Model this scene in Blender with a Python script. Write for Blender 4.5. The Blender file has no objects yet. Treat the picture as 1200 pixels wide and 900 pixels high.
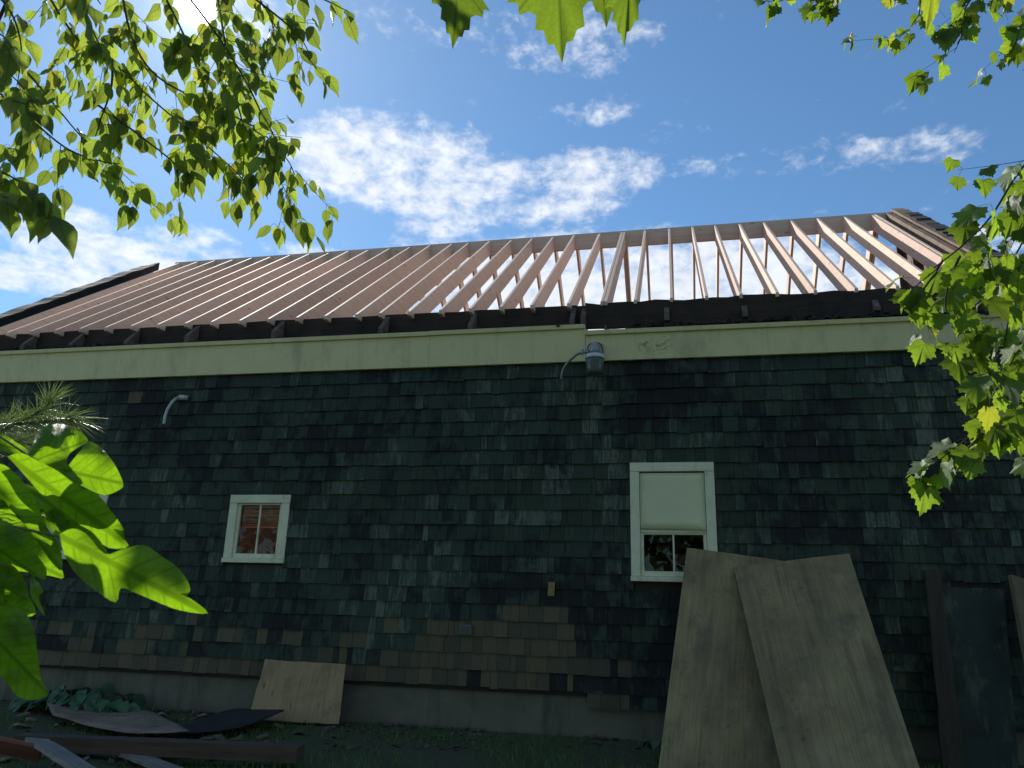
import bpy, bmesh, math, random
import numpy as np
from mathutils import Vector, Matrix
from math import sin, cos, tan, radians, degrees, atan2, asin, pi
rnd = random.Random(11)
scene = bpy.context.scene
C = scene.collection

# ------------------------------------------------------------------ camera
CAMZ = 1.28
FOC = 901.8
YAW, PITCH, ROLL = radians(12.31), radians(16.12), radians(1.70)
_f = Vector((-sin(YAW)*cos(PITCH), cos(YAW)*cos(PITCH), sin(PITCH)))
_r = Vector((cos(YAW), sin(YAW), 0)); _u = _r.cross(_f)
CR = cos(ROLL)*_r + sin(ROLL)*_u; CU = -sin(ROLL)*_r + cos(ROLL)*_u; CF = _f
O = Vector((0, 0, CAMZ))
cam = bpy.data.cameras.new('camera'); camo = bpy.data.objects.new('camera', cam); C.objects.link(camo)
M = Matrix((CR, CU, -CF)).transposed().to_4x4(); M.translation = O
camo.matrix_world = M
cam.sensor_width = 36; cam.lens = FOC/1200*36; cam.clip_start = .05; cam.clip_end = 3000
cam.dof.use_dof = True; cam.dof.focus_distance = 8.5; cam.dof.aperture_fstop = 11
scene.camera = camo

def ray(px, py): return CR*((px-600)/FOC) - CU*((py-450)/FOC) + CF
def at(px, py, Y):                       # the point on the plane y = Y (metres from the camera towards the wall)
    d = ray(px, py); return O + d*(Y/d.y)
def dist(px, py, R):
    return O + ray(px, py).normalized()*R

# ------------------------------------------------------------------ light
SUN = Vector((-.498, .605, .621)).normalized()
EXPOSURE = 0.3
sl = bpy.data.lights.new('sun', 'SUN'); sl.energy = 4.6; sl.angle = radians(.55); sl.color = (1, .95, .87)
so = bpy.data.objects.new('sun', sl); C.objects.link(so)
so.rotation_euler = (-SUN).to_track_quat('-Z', 'Y').to_euler(); so.location = (-20, 25, 30)
vs = scene.view_settings
vs.view_transform = 'Standard'; vs.look = 'None'; vs.exposure = EXPOSURE; vs.gamma = 1; vs.use_curve_mapping = False

class NT:
    def __init__(s, tree): s.t = tree; s.n = tree.nodes; s.l = tree.links
    def node(s, typ, **kw):
        n = s.n.new(typ)
        for k, v in kw.items(): setattr(n, k, v)
        return n
    def put(s, sock, v):
        if isinstance(v, bpy.types.NodeSocket): s.l.new(v, sock)
        elif v is not None:
            if hasattr(sock.default_value, '__len__') and not hasattr(v, '__len__'): v = (v,)*len(sock.default_value)
            if hasattr(sock.default_value, '__len__') and len(sock.default_value) == 4 and len(v) == 3: v = (*v, 1)
            sock.default_value = v
    def m(s, op, a, b=None, c=None, clamp=False):
        n = s.node('ShaderNodeMath', operation=op, use_clamp=clamp)
        for i, v in enumerate((a, b, c)):
            if v is not None: s.put(n.inputs[i], v)
        return n.outputs[0]
    def mr(s, v, a, b, c=0, d=1, smooth=False):
        n = s.node('ShaderNodeMapRange'); n.interpolation_type = 'SMOOTHSTEP' if smooth else 'LINEAR'
        for i, x in enumerate((v, a, b, c, d)): s.put(n.inputs[i], x)
        return n.outputs[0]
    def mix(s, f, a, b, mode='MIX'):
        n = s.node('ShaderNodeMix', data_type='RGBA', blend_type=mode)
        s.put(n.inputs[0], f); s.put(n.inputs[6], a); s.put(n.inputs[7], b); return n.outputs[2]
    def noise(s, vec, scale=5, detail=4, rough=.55, dist=0):
        n = s.node('ShaderNodeTexNoise'); s.put(n.inputs['Vector'], vec)
        n.inputs['Scale'].default_value = scale; n.inputs['Detail'].default_value = detail
        n.inputs['Roughness'].default_value = rough; n.inputs['Distortion'].default_value = dist
        return n.outputs[0]
    def mapv(s, vec, scale=(1, 1, 1), loc=(0, 0, 0), rot=(0, 0, 0)):
        n = s.node('ShaderNodeMapping'); s.put(n.inputs[0], vec)
        n.inputs['Scale'].default_value = scale; s.put(n.inputs['Location'], loc); n.inputs['Rotation'].default_value = rot
        return n.outputs[0]
    def comb(s, x, y, z):
        n = s.node('ShaderNodeCombineXYZ'); s.put(n.inputs[0], x); s.put(n.inputs[1], y); s.put(n.inputs[2], z); return n.outputs[0]

w = bpy.data.worlds.new('World'); scene.world = w; w.use_nodes = True
W = NT(w.node_tree); W.n.clear()
wo = W.node('ShaderNodeOutputWorld'); bg = W.node('ShaderNodeBackground'); W.l.new(bg.outputs[0], wo.inputs[0])
sky = W.node('ShaderNodeTexSky'); sky.sky_type = 'NISHITA'; sky.sun_disc = False
sky.sun_elevation = asin(SUN.z); sky.sun_rotation = atan2(SUN.x, SUN.y)
sky.altitude = 300; sky.air_density = 1.0; sky.dust_density = .15; sky.ozone_density = 2.6
tc = W.node('ShaderNodeTexCoord'); sep = W.node('ShaderNodeSeparateXYZ'); W.l.new(tc.outputs['Generated'], sep.inputs[0])
SX, SY, SZ = sep.outputs
az = W.m('ARCTAN2', SX, SY); el = W.m('ARCSINE', SZ)
# soft cloud layer: fBm broken into small puffs, thick where the sky holds a bank of cloud
cvec = W.comb(W.m('MULTIPLY', az, 1.0), W.m('MULTIPLY', el, 1.7), 0)
n1 = W.noise(W.mapv(cvec, loc=(3.1, 1.7, 0)), 7.5, 9, .62, .25)
n2 = W.noise(W.mapv(cvec, loc=(8.3, 4.2, 2)), 26, 6, .6, .3)
n0 = W.noise(W.mapv(cvec, loc=(1.3, 9.7, 5)), 2.6, 3, .5)
n3 = W.noise(W.mapv(cvec, loc=(2.3, 6.2, 4)), 60, 5, .6, .2)
fb = W.m('ADD', W.m('MULTIPLY', n1, .42), W.m('ADD', W.m('MULTIPLY', n2, .38), W.m('MULTIPLY', n3, .20)))
def azel(px, py):
    d = ray(px, py).normalized(); return atan2(d.x, d.y), asin(d.z)
blobs = [  # centre, half size, weight of the cloud banks (seen in the photo's sky)
    (455, 190, 150, 62, .25), (560, 225, 185, 50, .23), (690, 205, 95, 36, .23), (400, 175, 60, 30, .22), (520, 262, 70, 22, .18),
    (120, 300, 170, 36, .24), (60, 325, 120, 30, .26), (230, 290, 70, 30, .2), (110, 262, 70, 18, .18), (370, 300, 80, 14, .18),
    (700, 340, 330, 72, .31), (900, 360, 300, 52, .30), (1150, 285, 90, 26, .20),
    (900, 188, 150, 24, .12), (1040, 178, 110, 24, .145), (1110, 172, 60, 20, .13), (850, 195, 90, 18, .11),
    (670, 45, 130, 50, .135), (470, 35, 90, 34, .12), (690, 130, 60, 20, .12), (800, 20, 60, 20, .06), (330, 30, 90, 40, .10)]
mask = None
for (px, py, hx, hy, wt) in blobs:
    a0, e0 = azel(px, py); a1, _ = azel(px+hx, py); a2, _ = azel(px-hx, py); _, e1 = azel(px, py-hy); _, e2 = azel(px, py+hy)
    ha = abs(a1-a2)/2; he = abs(e1-e2)/2
    dx = W.m('DIVIDE', W.m('SUBTRACT', az, a0), ha); dy = W.m('DIVIDE', W.m('SUBTRACT', el, e0), he)
    r2 = W.m('ADD', W.m('MULTIPLY', dx, dx), W.m('MULTIPLY', dy, dy))
    g = W.mr(r2, 1.5, .15, 0, wt, True)
    mask = g if mask is None else W.m('MAXIMUM', mask, g)
behind = W.mr(SY, .1, -.3, 0, .13)  # unseen cloud added behind the viewer for neutral white fill light
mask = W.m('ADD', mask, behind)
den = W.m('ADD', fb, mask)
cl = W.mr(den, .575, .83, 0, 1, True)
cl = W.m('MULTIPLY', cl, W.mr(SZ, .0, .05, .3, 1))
shade = W.mr(n2, .3, .7, .86, 1.06)
ccol = W.mix(1, (8.6, 8.9, 9.4), W.comb(shade, shade, shade), 'MULTIPLY')
skyc = W.mix(1, sky.outputs[0], (.80, 1.06, 1.16), 'MULTIPLY')
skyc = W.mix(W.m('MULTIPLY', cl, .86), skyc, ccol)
# the bright air and disc round the sun
vd = W.node('ShaderNodeVectorMath', operation='DOT_PRODUCT'); W.l.new(tc.outputs['Generated'], vd.inputs[0]); vd.inputs[1].default_value = SUN
ang = W.m('ARCCOSINE', W.m('MINIMUM', vd.outputs['Value'], 1.0))
core = W.mr(ang, .023, .012, 0, 60, True)
halo = W.m('MULTIPLY', W.m('POWER', 2.718, W.m('MULTIPLY', ang, -42.0)), 9)
halo2 = W.m('MULTIPLY', W.m('POWER', 2.718, W.m('MULTIPLY', ang, -8.0)), 1.5)
gl = W.m('ADD', core, W.m('ADD', halo, halo2))
skyc = W.mix(1, skyc, W.mix(1, (1, .97, .9), W.comb(gl, gl, gl), 'MULTIPLY'), 'ADD')
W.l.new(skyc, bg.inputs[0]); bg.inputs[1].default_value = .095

# ------------------------------------------------------------------ materials
def newmat(name):
    m = bpy.data.materials.new(name); m.use_nodes = True; n = NT(m.node_tree)
    b = m.node_tree.nodes['Principled BSDF']; n.b = b
    n.o = n.node('ShaderNodeTexCoord').outputs['Object']
    n.obj = n.node('ShaderNodeObjectInfo')
    return m, n
def bump(n, h, strength=.3, d=.01):
    bn = n.node('ShaderNodeBump'); bn.inputs['Strength'].default_value = strength; bn.inputs['Distance'].default_value = d
    n.l.new(h, bn.inputs['Height']); n.l.new(bn.outputs[0], n.b.inputs['Normal'])
def wood(name, c1, c2, c3, rough=.75, axis=1, knots=True, stain=0, stainc=(.05, .04, .03), hv=.12):
    """boards: grain along an object axis, tone differs from piece to piece"""
    m, n = newmat(name)
    sc = [14, 14, 14]; sc[axis] = .7
    off = n.m('MULTIPLY', n.obj.outputs['Random'], 37.0)
    v = n.mapv(n.o, tuple(sc), n.comb(off, off, off))
    g = n.noise(v, 1.6, 6, .6, .8)
    g2 = n.noise(v, 6, 4, .6)
    col = n.mix(n.mr(g, .35, .68), c1, c2)
    col = n.mix(n.mr(g2, .55, .75, 0, .55), col, c3)
    if knots:
        vo = n.node('ShaderNodeTexVoronoi'); sc2 = [9, 9, 9]; sc2[axis] = 3
        n.l.new(n.mapv(n.o, tuple(sc2), n.comb(off, off, off)), vo.inputs['Vector']); vo.inputs['Scale'].default_value = .8
        col = n.mix(n.mr(vo.outputs['Distance'], .13, .06, 0, .75), col, (c3[0]*.5, c3[1]*.42, c3[2]*.4))
    if stain:
        s = n.noise(n.o, 2.3, 5, .65); col = n.mix(n.mr(s, .5, .68, 0, stain), col, stainc)
    hsv = n.node('ShaderNodeHueSaturation'); n.l.new(col, hsv.inputs['Color'])
    n.l.new(n.mr(n.obj.outputs['Random'], 0, 1, 1-hv, 1+hv), hsv.inputs['Value'])
    n.l.new(hsv.outputs[0], n.b.inputs['Base Color']); n.b.inputs['Roughness'].default_value = rough
    bump(n, g, .25, .004)
    return m
new_pine = wood('new_pine', (.90, .67, .51), (.81, .55, .40), (.58, .32, .23), .7, 1, hv=.2)
new_pine_x = wood('new_pine_along', (.76, .56, .43), (.66, .44, .32), (.50, .31, .22), .7, 0)
old_dark = wood('old_dark_wood', (.035, .024, .018), (.055, .036, .026), (.015, .011, .01), .85, 0, False, .6, (.008, .007, .007))
old_tail = wood('old_rafter_wood', (.20, .155, .12), (.10, .075, .06), (.02, .016, .014), .85, 1, False, .5)
old_rake = wood('old_rake_wood', (.30, .20, .13), (.17, .11, .07), (.06, .04, .03), .85, 1, False, .6)
charred = wood('black_weathered_wood', (.022, .024, .028), (.04, .038, .036), (.01, .01, .01), .9, 1, False)
grey_plank = wood('grey_weathered_wood', (.31, .28, .24), (.18, .16, .14), (.07, .065, .06), .85, 0, False, .3)
brown_plank = wood('brown_weathered_wood', (.12, .075, .05), (.065, .04, .028), (.025, .018, .014), .85, 0, False, .5)
red_plank = wood('red_brown_wood', (.26, .10, .06), (.15, .06, .035), (.07, .03, .02), .8, 0, False, .3)
tan_plank = wood('tan_wood', (.52, .40, .27), (.38, .27, .17), (.2, .13, .08), .8, 0, False, .3)
inner_brown = wood('interior_board', (.50, .21, .13), (.40, .16, .10), (.25, .10, .07), .85, 2, False)

def plain(name, col, rough=.6, metal=0, var=.12, scale=6, bumpy=0, stain=None, samt=.6, slo=.55, shi=.7):
    m, n = newmat(name)
    s = n.noise(n.o, scale, 6, .6)
    c = n.mix(n.mr(s, .3, .7), tuple(x*(1-var) for x in col), tuple(x*(1+var) for x in col))
    if stain:
        s2 = n.noise(n.mapv(n.o, (1, 1, .35), (4, 2, 7)), scale*1.7, 6, .65)
        c = n.mix(n.mr(s2, slo, shi, 0, samt), c, stain)
    n.l.new(c, n.b.inputs['Base Color']); n.b.inputs['Roughness'].default_value = rough; n.b.inputs['Metallic'].default_value = metal
    if bumpy: bump(n, s, bumpy, .004)
    return m
cream = plain('cream_paint', (.80, .73, .41), .55, 0, .05, 2.2, .1, (.40, .37, .22), .6, .52, .72)
white_trim = plain('white_trim_paint', (.76, .76, .56), .6, 0, .09, 5, .2, (.34, .32, .22), .6, .55, .72)
cn = NT(cream.node_tree); cb = cn.n['Principled BSDF']; old = cb.inputs['Base Color'].links[0].from_socket
co_ = cn.node('ShaderNodeTexCoord').outputs['Object']; cs = cn.node('ShaderNodeSeparateXYZ'); cn.l.new(co_, cs.inputs[0])
ex_ = cn.mr(cn.m('ABSOLUTE', cn.m('SUBTRACT', cs.outputs[0], -.20)), .10, .24, 1, 0); ez_ = cn.mr(cn.m('ABSOLUTE', cn.m('SUBTRACT', cs.outputs[2], 4.20)), .05, .13, 1, 0)
sc_ = cn.mr(cn.noise(cn.mapv(co_, (9, 1, 12), (2, 0, 1), (0, .5, 0)), 1.0, 6, .7, 1.2), .50, .60, 0, .75)
cn.l.new(cn.mix(cn.m('MULTIPLY', cn.m('MULTIPLY', ex_, ez_), sc_), old, (.13, .11, .07)), cb.inputs['Base Color'])
dr_ = cn.noise(cn.mapv(co_, (16, 1, 1.2)), 1.0, 5, .65)
old = cb.inputs['Base Color'].links[0].from_socket
cn.l.new(cn.mix(cn.mr(dr_, .56, .74, 0, .35), old, (.42, .40, .27)), cb.inputs['Base Color'])
metal_grey = plain('grey_metal', (.30, .31, .31), .4, .7, .2, 20)
metal_white = plain('pale_pipe', (.55, .56, .55), .45, .2, .2, 20, 0, (.2, .15, .1))
lamp_glass = plain('lamp_refractor', (.10, .115, .10), .25, 0, .15, 12)
lamp_ring = plain('ribbed_ring', (.62, .64, .62), .4, 0, .1, 12)
rope = plain('dark_cable', (.03, .03, .032), .6)
tagm = plain('bare_patch', (.27, .20, .08), .8, 0, .3, 20)
boxm = plain('vent_plastic', (.10, .105, .10), .6, 0, .1, 20)
shade_m = plain('window_shade', (.72, .72, .48), .7, 0, .04, 3, .05, (.55, .56, .42), .3)
debrism = plain('roof_debris', (.035, .03, .027), .95, 0, .7, 14, .3)
conc, n = newmat('foundation_concrete')
s1 = n.noise(n.o, 3, 7, .6); s2 = n.noise(n.mapv(n.o, (4, 1, .6)), 1.1, 5, .6)
c = n.mix(n.mr(s1, .3, .7), (.17, .16, .12), (.11, .105, .08))
c = n.mix(n.mr(s2, .5, .7, 0, .75), c, (.05, .055, .04))
n.l.new(c, n.b.inputs['Base Color']); n.b.inputs['Roughness'].default_value = .9; bump(n, s1, .5, .01)

# shingles: per-shingle attribute (tone, bare flag, wear)
shm, n = newmat('weathered_green_shingles')
at_ = n.node('ShaderNodeAttribute'); at_.attribute_name = 'tone'; sp = n.node('ShaderNodeSeparateColor'); n.l.new(at_.outputs['Color'], sp.inputs[0])
R_, G_, B_ = sp.outputs
loc = n.comb(n.m('MULTIPLY', R_, 13.0), 0, n.m('MULTIPLY', B_, 9.0))
fine = n.noise(n.mapv(n.o, (30, 1, 4.5), loc), 1.0, 6, .65, .4)
grain = n.noise(n.mapv(n.o, (140, 1, 5)), 1.0, 4, .6)
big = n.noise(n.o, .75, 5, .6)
mid = n.noise(n.mapv(n.o, (6, 1, 4), loc), 1.0, 4, .6)
green = n.mix(R_, (.016, .034, .022), (.036, .062, .041))
green = n.mix(n.mr(grain, .35, .7, 0, .35), green, (.013, .022, .017))
wear = n.m('ADD', n.m('MULTIPLY', n.m('SUBTRACT', B_, .5), .42), n.m('ADD', fine, n.m('MULTIPLY', n.m('SUBTRACT', mid, .5), .5)))
wear = n.m('ADD', wear, n.m('MULTIPLY', n.m('SUBTRACT', n.noise(n.o, 1.1, 3, .5), .5), .45))
green = n.mix(n.mr(wear, .47, .66, 0, .30, True), green, (.066, .092, .068))
green = n.mix(n.mr(wear, .60, .78, 0, .85, True), green, (.120, .150, .115))
thin = n.noise(n.mapv(n.o, (75, 1, 2.2), loc), 1.0, 4, .6)
green = n.mix(n.mr(thin, .60, .70, 0, .45, True), green, (.09, .105, .09))
green = n.mix(n.mr(thin, .40, .32, 0, .7, True), green, (.007, .009, .009))
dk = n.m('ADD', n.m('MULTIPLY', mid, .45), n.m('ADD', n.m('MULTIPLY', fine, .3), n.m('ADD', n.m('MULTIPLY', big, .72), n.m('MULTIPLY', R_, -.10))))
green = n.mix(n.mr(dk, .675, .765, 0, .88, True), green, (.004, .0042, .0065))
bare = n.mix(R_, (.125, .10, .056), (.066, .062, .040))
bare = n.mix(n.mr(fine, .52, .72, 0, .5), bare, (.06, .05, .04))
sepz = n.node('ShaderNodeSeparateXYZ'); n.l.new(n.o, sepz.inputs[0])
c = n.mix(n.m('GREATER_THAN', G_, .5), green, bare)
n.l.new(c, n.b.inputs['Base Color']); n.b.inputs['Roughness'].default_value = .82; bump(n, n.m('ADD', grain, fine), .45, .004)

ply, n = newmat('weathered_plywood')
off = n.m('MULTIPLY', n.obj.outputs['Random'], 21.0)
a = n.noise(n.mapv(n.o, (3, 3, .9), n.comb(off, off, off)), 1.0, 6, .6, .5)
g = n.noise(n.mapv(n.o, (60, 60, 2.5), n.comb(off, 0, 0)), 1.0, 4, .6)
sp_ = n.noise(n.mapv(n.o, (1, 1, 1), n.comb(0, off, 0)), 16, 4, .7)
b2 = n.noise(n.mapv(n.o, (1.2, 1.2, 1), n.comb(off, 3, 0)), 1.3, 4, .6)
c = n.mix(n.mr(a, .3, .7), (.37, .275, .125), (.25, .20, .10))
c = n.mix(n.mr(b2, .47, .66, 0, .7), c, (.17, .115, .055))
c = n.mix(n.mr(g, .45, .72, 0, .5), c, (.10, .08, .05))
rn = n.noise(n.mapv(n.o, (9, 9, .5), n.comb(off, 7, 0)), 1.0, 5, .65, .6)
c = n.mix(n.mr(rn, .52, .70, 0, .65), c, (.09, .072, .042))
bl = n.noise(n.mapv(n.o, (1, 1, 1), n.comb(off, 1, 5)), 4.5, 7, .7)
c = n.mix(n.mr(bl, .52, .66, 0, .6), c, (.13, .11, .07))
lt_ = n.noise(n.mapv(n.o, (1, 1, .6), n.comb(3, off, 5)), 7, 5, .6)
c = n.mix(n.mr(lt_, .60, .74, 0, .45), c, (.40, .33, .21))
c = n.mix(n.mr(n.m('ADD', sp_, n.m('MULTIPLY', b2, .35)), .80, .92, 0, .6, True), c, (.035, .032, .028))
n.l.new(c, n.b.inputs['Base Color']); n.b.inputs['Roughness'].default_value = .8; bump(n, g, .2, .002)
plyedge = plain('plywood_edge', (.26, .20, .13), .8, 0, .3, 30)

dpanel = plain('dark_green_panel', (.018, .032, .027), .7, 0, .55, 3.5, .3, (.10, .105, .08), .7, .55, .64)

glass, n = newmat('window_glass')
n.n.remove(n.b); ou = n.n['Material Output']
tr = n.node('ShaderNodeBsdfTransparent'); tr.inputs[0].default_value = (.82, .85, .84, 1)
gs = n.node('ShaderNodeBsdfGlossy'); gs.inputs['Roughness'].default_value = .02
fr = n.node('ShaderNodeFresnel'); fr.inputs[0].default_value = 1.33
mx = n.node('ShaderNodeMixShader'); n.l.new(n.mr(fr.outputs[0], 0, 1, 0, 1), mx.inputs[0]); n.l.new(tr.outputs[0], mx.inputs[1]); n.l.new(gs.outputs[0], mx.inputs[2])
n.l.new(mx.outputs[0], ou.inputs[0])

def leafmat(name, top, trans, under=None, kind='ovate', tw=.55, rough=.42):
    m, n = newmat(name)
    uv = n.node('ShaderNodeUVMap'); sx = n.node('ShaderNodeSeparateXYZ'); n.l.new(uv.outputs[0], sx.inputs[0])
    U, V, _ = sx.outputs
    au = n.m('ABSOLUTE', U)
    at2 = n.node('ShaderNodeAttribute'); at2.attribute_name = 'tone'; tn = at2.outputs['Fac']
    if kind == 'ovate':
        rib = n.mr(au, .012, .03, 1, 0)
        side = n.m('FRACT', n.m('MULTIPLY', n.m('SUBTRACT', V, n.m('MULTIPLY', au, .8)), 8.0))
        vein = n.m('MAXIMUM', rib, n.m('MULTIPLY', n.mr(n.m('ABSOLUTE', n.m('SUBTRACT', side, .5)), .0, .13, .85, 0), 1))
    else:
        th = n.m('ABSOLUTE', n.m('ARCTAN2', U, V)); rr = n.m('SQRT', n.m('ADD', n.m('MULTIPLY', U, U), n.m('MULTIPLY', V, V)))
        vein = None
        for a_ in (0, .72, 1.5):
            d_ = n.m('MULTIPLY', n.m('ABSOLUTE', n.m('SUBTRACT', th, a_)), rr)
            v_ = n.mr(d_, .008, .024, .9, 0); vein = v_ if vein is None else n.m('MAXIMUM', vein, v_)
        side = n.m('FRACT', n.m('MULTIPLY', n.m('SUBTRACT', V, n.m('MULTIPLY', au, .7)), 9.0))
        vein = n.m('MAXIMUM', vein, n.mr(n.m('ABSOLUTE', n.m('SUBTRACT', side, .5)), .0, .09, .35, 0))
    vo = n.node('ShaderNodeTexVoronoi', feature='DISTANCE_TO_EDGE'); n.l.new(n.o, vo.inputs['Vector']); vo.inputs['Scale'].default_value = 70
    vein = n.m('MAXIMUM', vein, n.mr(vo.outputs['Distance'], .0, .12, .42, 0))
    blot = n.noise(n.o, 30, 4, .6)
    k = n.mr(tn, 0, 1, .48, 1.25)
    kv = n.comb(k, k, k)
    dt = n.mix(1, n.mix(n.m('MULTIPLY', vein, .5), top, tuple(min(1, x*2.0) for x in top)), kv, 'MULTIPLY')
    if under:
        ge = n.node('ShaderNodeNewGeometry')
        dt = n.mix(ge.outputs['Backfacing'], dt, under)
    ct = n.mix(1, n.mix(n.m('MULTIPLY', vein, .85), trans, tuple(x*.45 for x in trans)), kv, 'MULTIPLY')
    ct = n.mix(n.mr(blot, .5, .75, 0, .35), ct, tuple(x*.65 for x in trans))
    ct = n.mix(n.mr(tn, .90, .97, 0, .55), ct, (.55, .42, .03))
    n.l.new(dt, n.b.inputs['Base Color']); n.b.inputs['Roughness'].default_value = rough
    n.b.inputs['Specular IOR Level'].default_value = .45
    t = n.node('ShaderNodeBsdfTranslucent'); n.l.new(ct, t.inputs[0])
    mx = n.node('ShaderNodeMixShader'); mx.inputs[0].default_value = tw
    ou = n.n['Material Output']; n.l.new(n.b.outputs[0], mx.inputs[1]); n.l.new(t.outputs[0], mx.inputs[2]); n.l.new(mx.outputs[0], ou.inputs[0])
    bump(n, vein, .25, .002)
    return m
leaf_elm = leafmat('ovate_leaf', (.085, .14, .045), (.48, .64, .075), (.09, .13, .055), 'ovate', .55)
leaf_maple = leafmat('maple_leaf', (.06, .12, .028), (.36, .55, .035), (.17, .22, .13), 'maple', .55, .5)
leaf_big = leafmat('broad_leaf', (.045, .10, .018), (.33, .62, .012), (.05, .11, .02), 'ovate', .62, .42)
leaf_hosta = leafmat('hosta_leaf', (.065, .15, .075), (.10, .2, .05), (.05, .10, .06), 'ovate', .25)
needle = leafmat('pine_needle', (.26, .34, .14), (.32, .42, .12), None, 'ovate', .3, .3)
bark = plain('bark', (.085, .068, .052), .9, 0, .4, 18, .8)
twigm = plain('twig_bark', (.06, .05, .035), .8, 0, .3, 30)
stemg = plain('green_stem', (.10, .14, .04), .6, 0, .2, 30)

gr, n = newmat('yard_soil_and_grass')
a = n.noise(n.o, .9, 6, .6); b = n.noise(n.o, 18, 6, .7)
c = n.mix(n.mr(b, .3, .7), (.04, .065, .024), (.08, .10, .04)); c = n.mix(n.mr(a, .5, .64, 0, .8), c, (.085, .065, .045))
n.l.new(c, n.b.inputs['Base Color']); n.b.inputs['Roughness'].default_value = .95; bump(n, b, .8, .03)
grass_m = leafmat('grass_blade', (.12, .23, .05), (.10, .17, .03), None, 'ovate', .3)

# ------------------------------------------------------------------ helpers
def mesh(name, verts, faces, mat, parent=None, smooth=False):
    me = bpy.data.meshes.new(name); me.from_pydata([tuple(v) for v in verts], [], faces)
    for mm in (mat if isinstance(mat, (list, tuple)) else [mat]): me.materials.append(mm)
    if smooth: me.shade_smooth()
    o = bpy.data.objects.new(name, me); C.objects.link(o)
    if parent: o.parent = parent
    return o
def tag(o, label=None, cat=None, group=None, kind=None):
    if label: o['label'] = label
    if cat: o['category'] = cat
    if group: o['group'] = group
    if kind: o['kind'] = kind
    return o
def thing(name, label, cat, loc=(0, 0, 0), rz=0, group=None):
    o = bpy.data.objects.new(name, None); C.objects.link(o); o.location = loc; o.rotation_euler = (0, 0, rz)
    o.empty_display_size = .1
    return tag(o, label, cat, group)
class MB:
    def __init__(s): s.v = []; s.f = []
    def box(s, x0, x1, y0, y1, z0, z1):
        k = len(s.v); s.v += [(x, y, z) for z in (z0, z1) for y in (y0, y1) for x in (x0, x1)]
        s.f += [tuple(k+i for i in q) for q in ((0, 2, 3, 1), (4, 5, 7, 6), (0, 1, 5, 4), (2, 6, 7, 3), (0, 4, 6, 2), (1, 3, 7, 5))]
        return s
    def hexa(s, p):                      # eight corners in the same order as box
        k = len(s.v); s.v += [tuple(q) for q in p]
        s.f += [tuple(k+i for i in q) for q in ((0, 2, 3, 1), (4, 5, 7, 6), (0, 1, 5, 4), (2, 6, 7, 3), (0, 4, 6, 2), (1, 3, 7, 5))]
        return s
    def prism(s, prof, x0, x1):          # profile in (y, z) extruded along x
        k = len(s.v); m_ = len(prof)
        s.v += [(x0, y, z) for y, z in prof] + [(x1, y, z) for y, z in prof]
        s.f.append(tuple(k+i for i in range(m_))); s.f.append(tuple(k+m_+i for i in reversed(range(m_))))
        for i in range(m_): j = (i+1) % m_; s.f.append((k+i, k+m_+i, k+m_+j, k+j))
        return s
    def tube(s, pts, rad, n=8, cap=True):
        pts = [Vector(p) for p in pts]
        if not hasattr(rad, '__len__'): rad = [rad]*len(pts)
        k = len(s.v); up = Vector((.13, .2, 1)).normalized(); prev = None
        for i, p in enumerate(pts):
            t = (pts[min(i+1, len(pts)-1)] - pts[max(i-1, 0)]).normalized()
            if prev is None:
                a = t.cross(up)
                if a.length < .05: a = t.cross(Vector((1, 0, 0)))
            else: a = prev - t*prev.dot(t)
            a.normalize(); prev = a; b = t.cross(a)
            for j in range(n):
                q = 2*pi*j/n; s.v.append(tuple(p + (a*cos(q)+b*sin(q))*rad[i]))
        for i in range(len(pts)-1):
            for j in range(n):
                j2 = (j+1) % n; s.f.append((k+i*n+j, k+i*n+j2, k+(i+1)*n+j2, k+(i+1)*n+j))
        if cap:
            s.f.append(tuple(k+j for j in reversed(range(n)))); s.f.append(tuple(k+(len(pts)-1)*n+j for j in range(n)))
        return s
    def build(s, name, mat, parent=None, smooth=False, bev=0):
        o = mesh(name, s.v, s.f, mat, parent, smooth)
        bm = bmesh.new(); bm.from_mesh(o.data); bmesh.ops.recalc_face_normals(bm, faces=bm.faces)
        if bev: bmesh.ops.bevel(bm, geom=list(bm.edges), offset=bev, segments=1, affect='EDGES', clamp_overlap=True)
        bm.to_mesh(o.data); bm.free(); return o
def catmull(pts, k=6):
    pts = [Vector(p) for p in pts]; out = []
    for i in range(len(pts)-1):
        p0 = pts[max(i-1, 0)]; p1 = pts[i]; p2 = pts[i+1]; p3 = pts[min(i+2, len(pts)-1)]
        for j in range(k):
            t = j/k; out.append(.5*((2*p1)+(p2-p0)*t+(2*p0-5*p1+4*p2-p3)*t*t+(3*p1-p0-3*p2+p3)*t**3))
    out.append(pts[-1]); return out

# ------------------------------------------------------------------ ground
YW = 8.55                                  # plane of the wall's face
def gz(x, y):
    d = max(0., YW-y)
    z = -.035*d if d < 20 else -.7
    return z + (.02*sin(x*1.3+y*.8)+.012*sin(x*3.1-y*2.2))*min(1, d*2)*(1 if d < 20 else 0) + .012
xs = sorted(set([-600, -300, -150, -80, -40, -25] + [round(-16+.4*i, 2) for i in range(66)] + [14, 25, 40, 80, 150, 300, 600]))
ys = sorted(set([-600, -300, -150, -80, -40, -20] + [round(-12+.4*i, 2) for i in range(62)] + [20, 40, 80, 150, 300, 600]))
vv = [(x, y, gz(x, y)) for y in ys for x in xs]; nx = len(xs)
ff = [(j*nx+i, j*nx+i+1, (j+1)*nx+i+1, (j+1)*nx+i) for j in range(len(ys)-1) for i in range(nx-1)]
tag(mesh('ground', vv, ff, gr, smooth=True), kind='structure')

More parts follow.
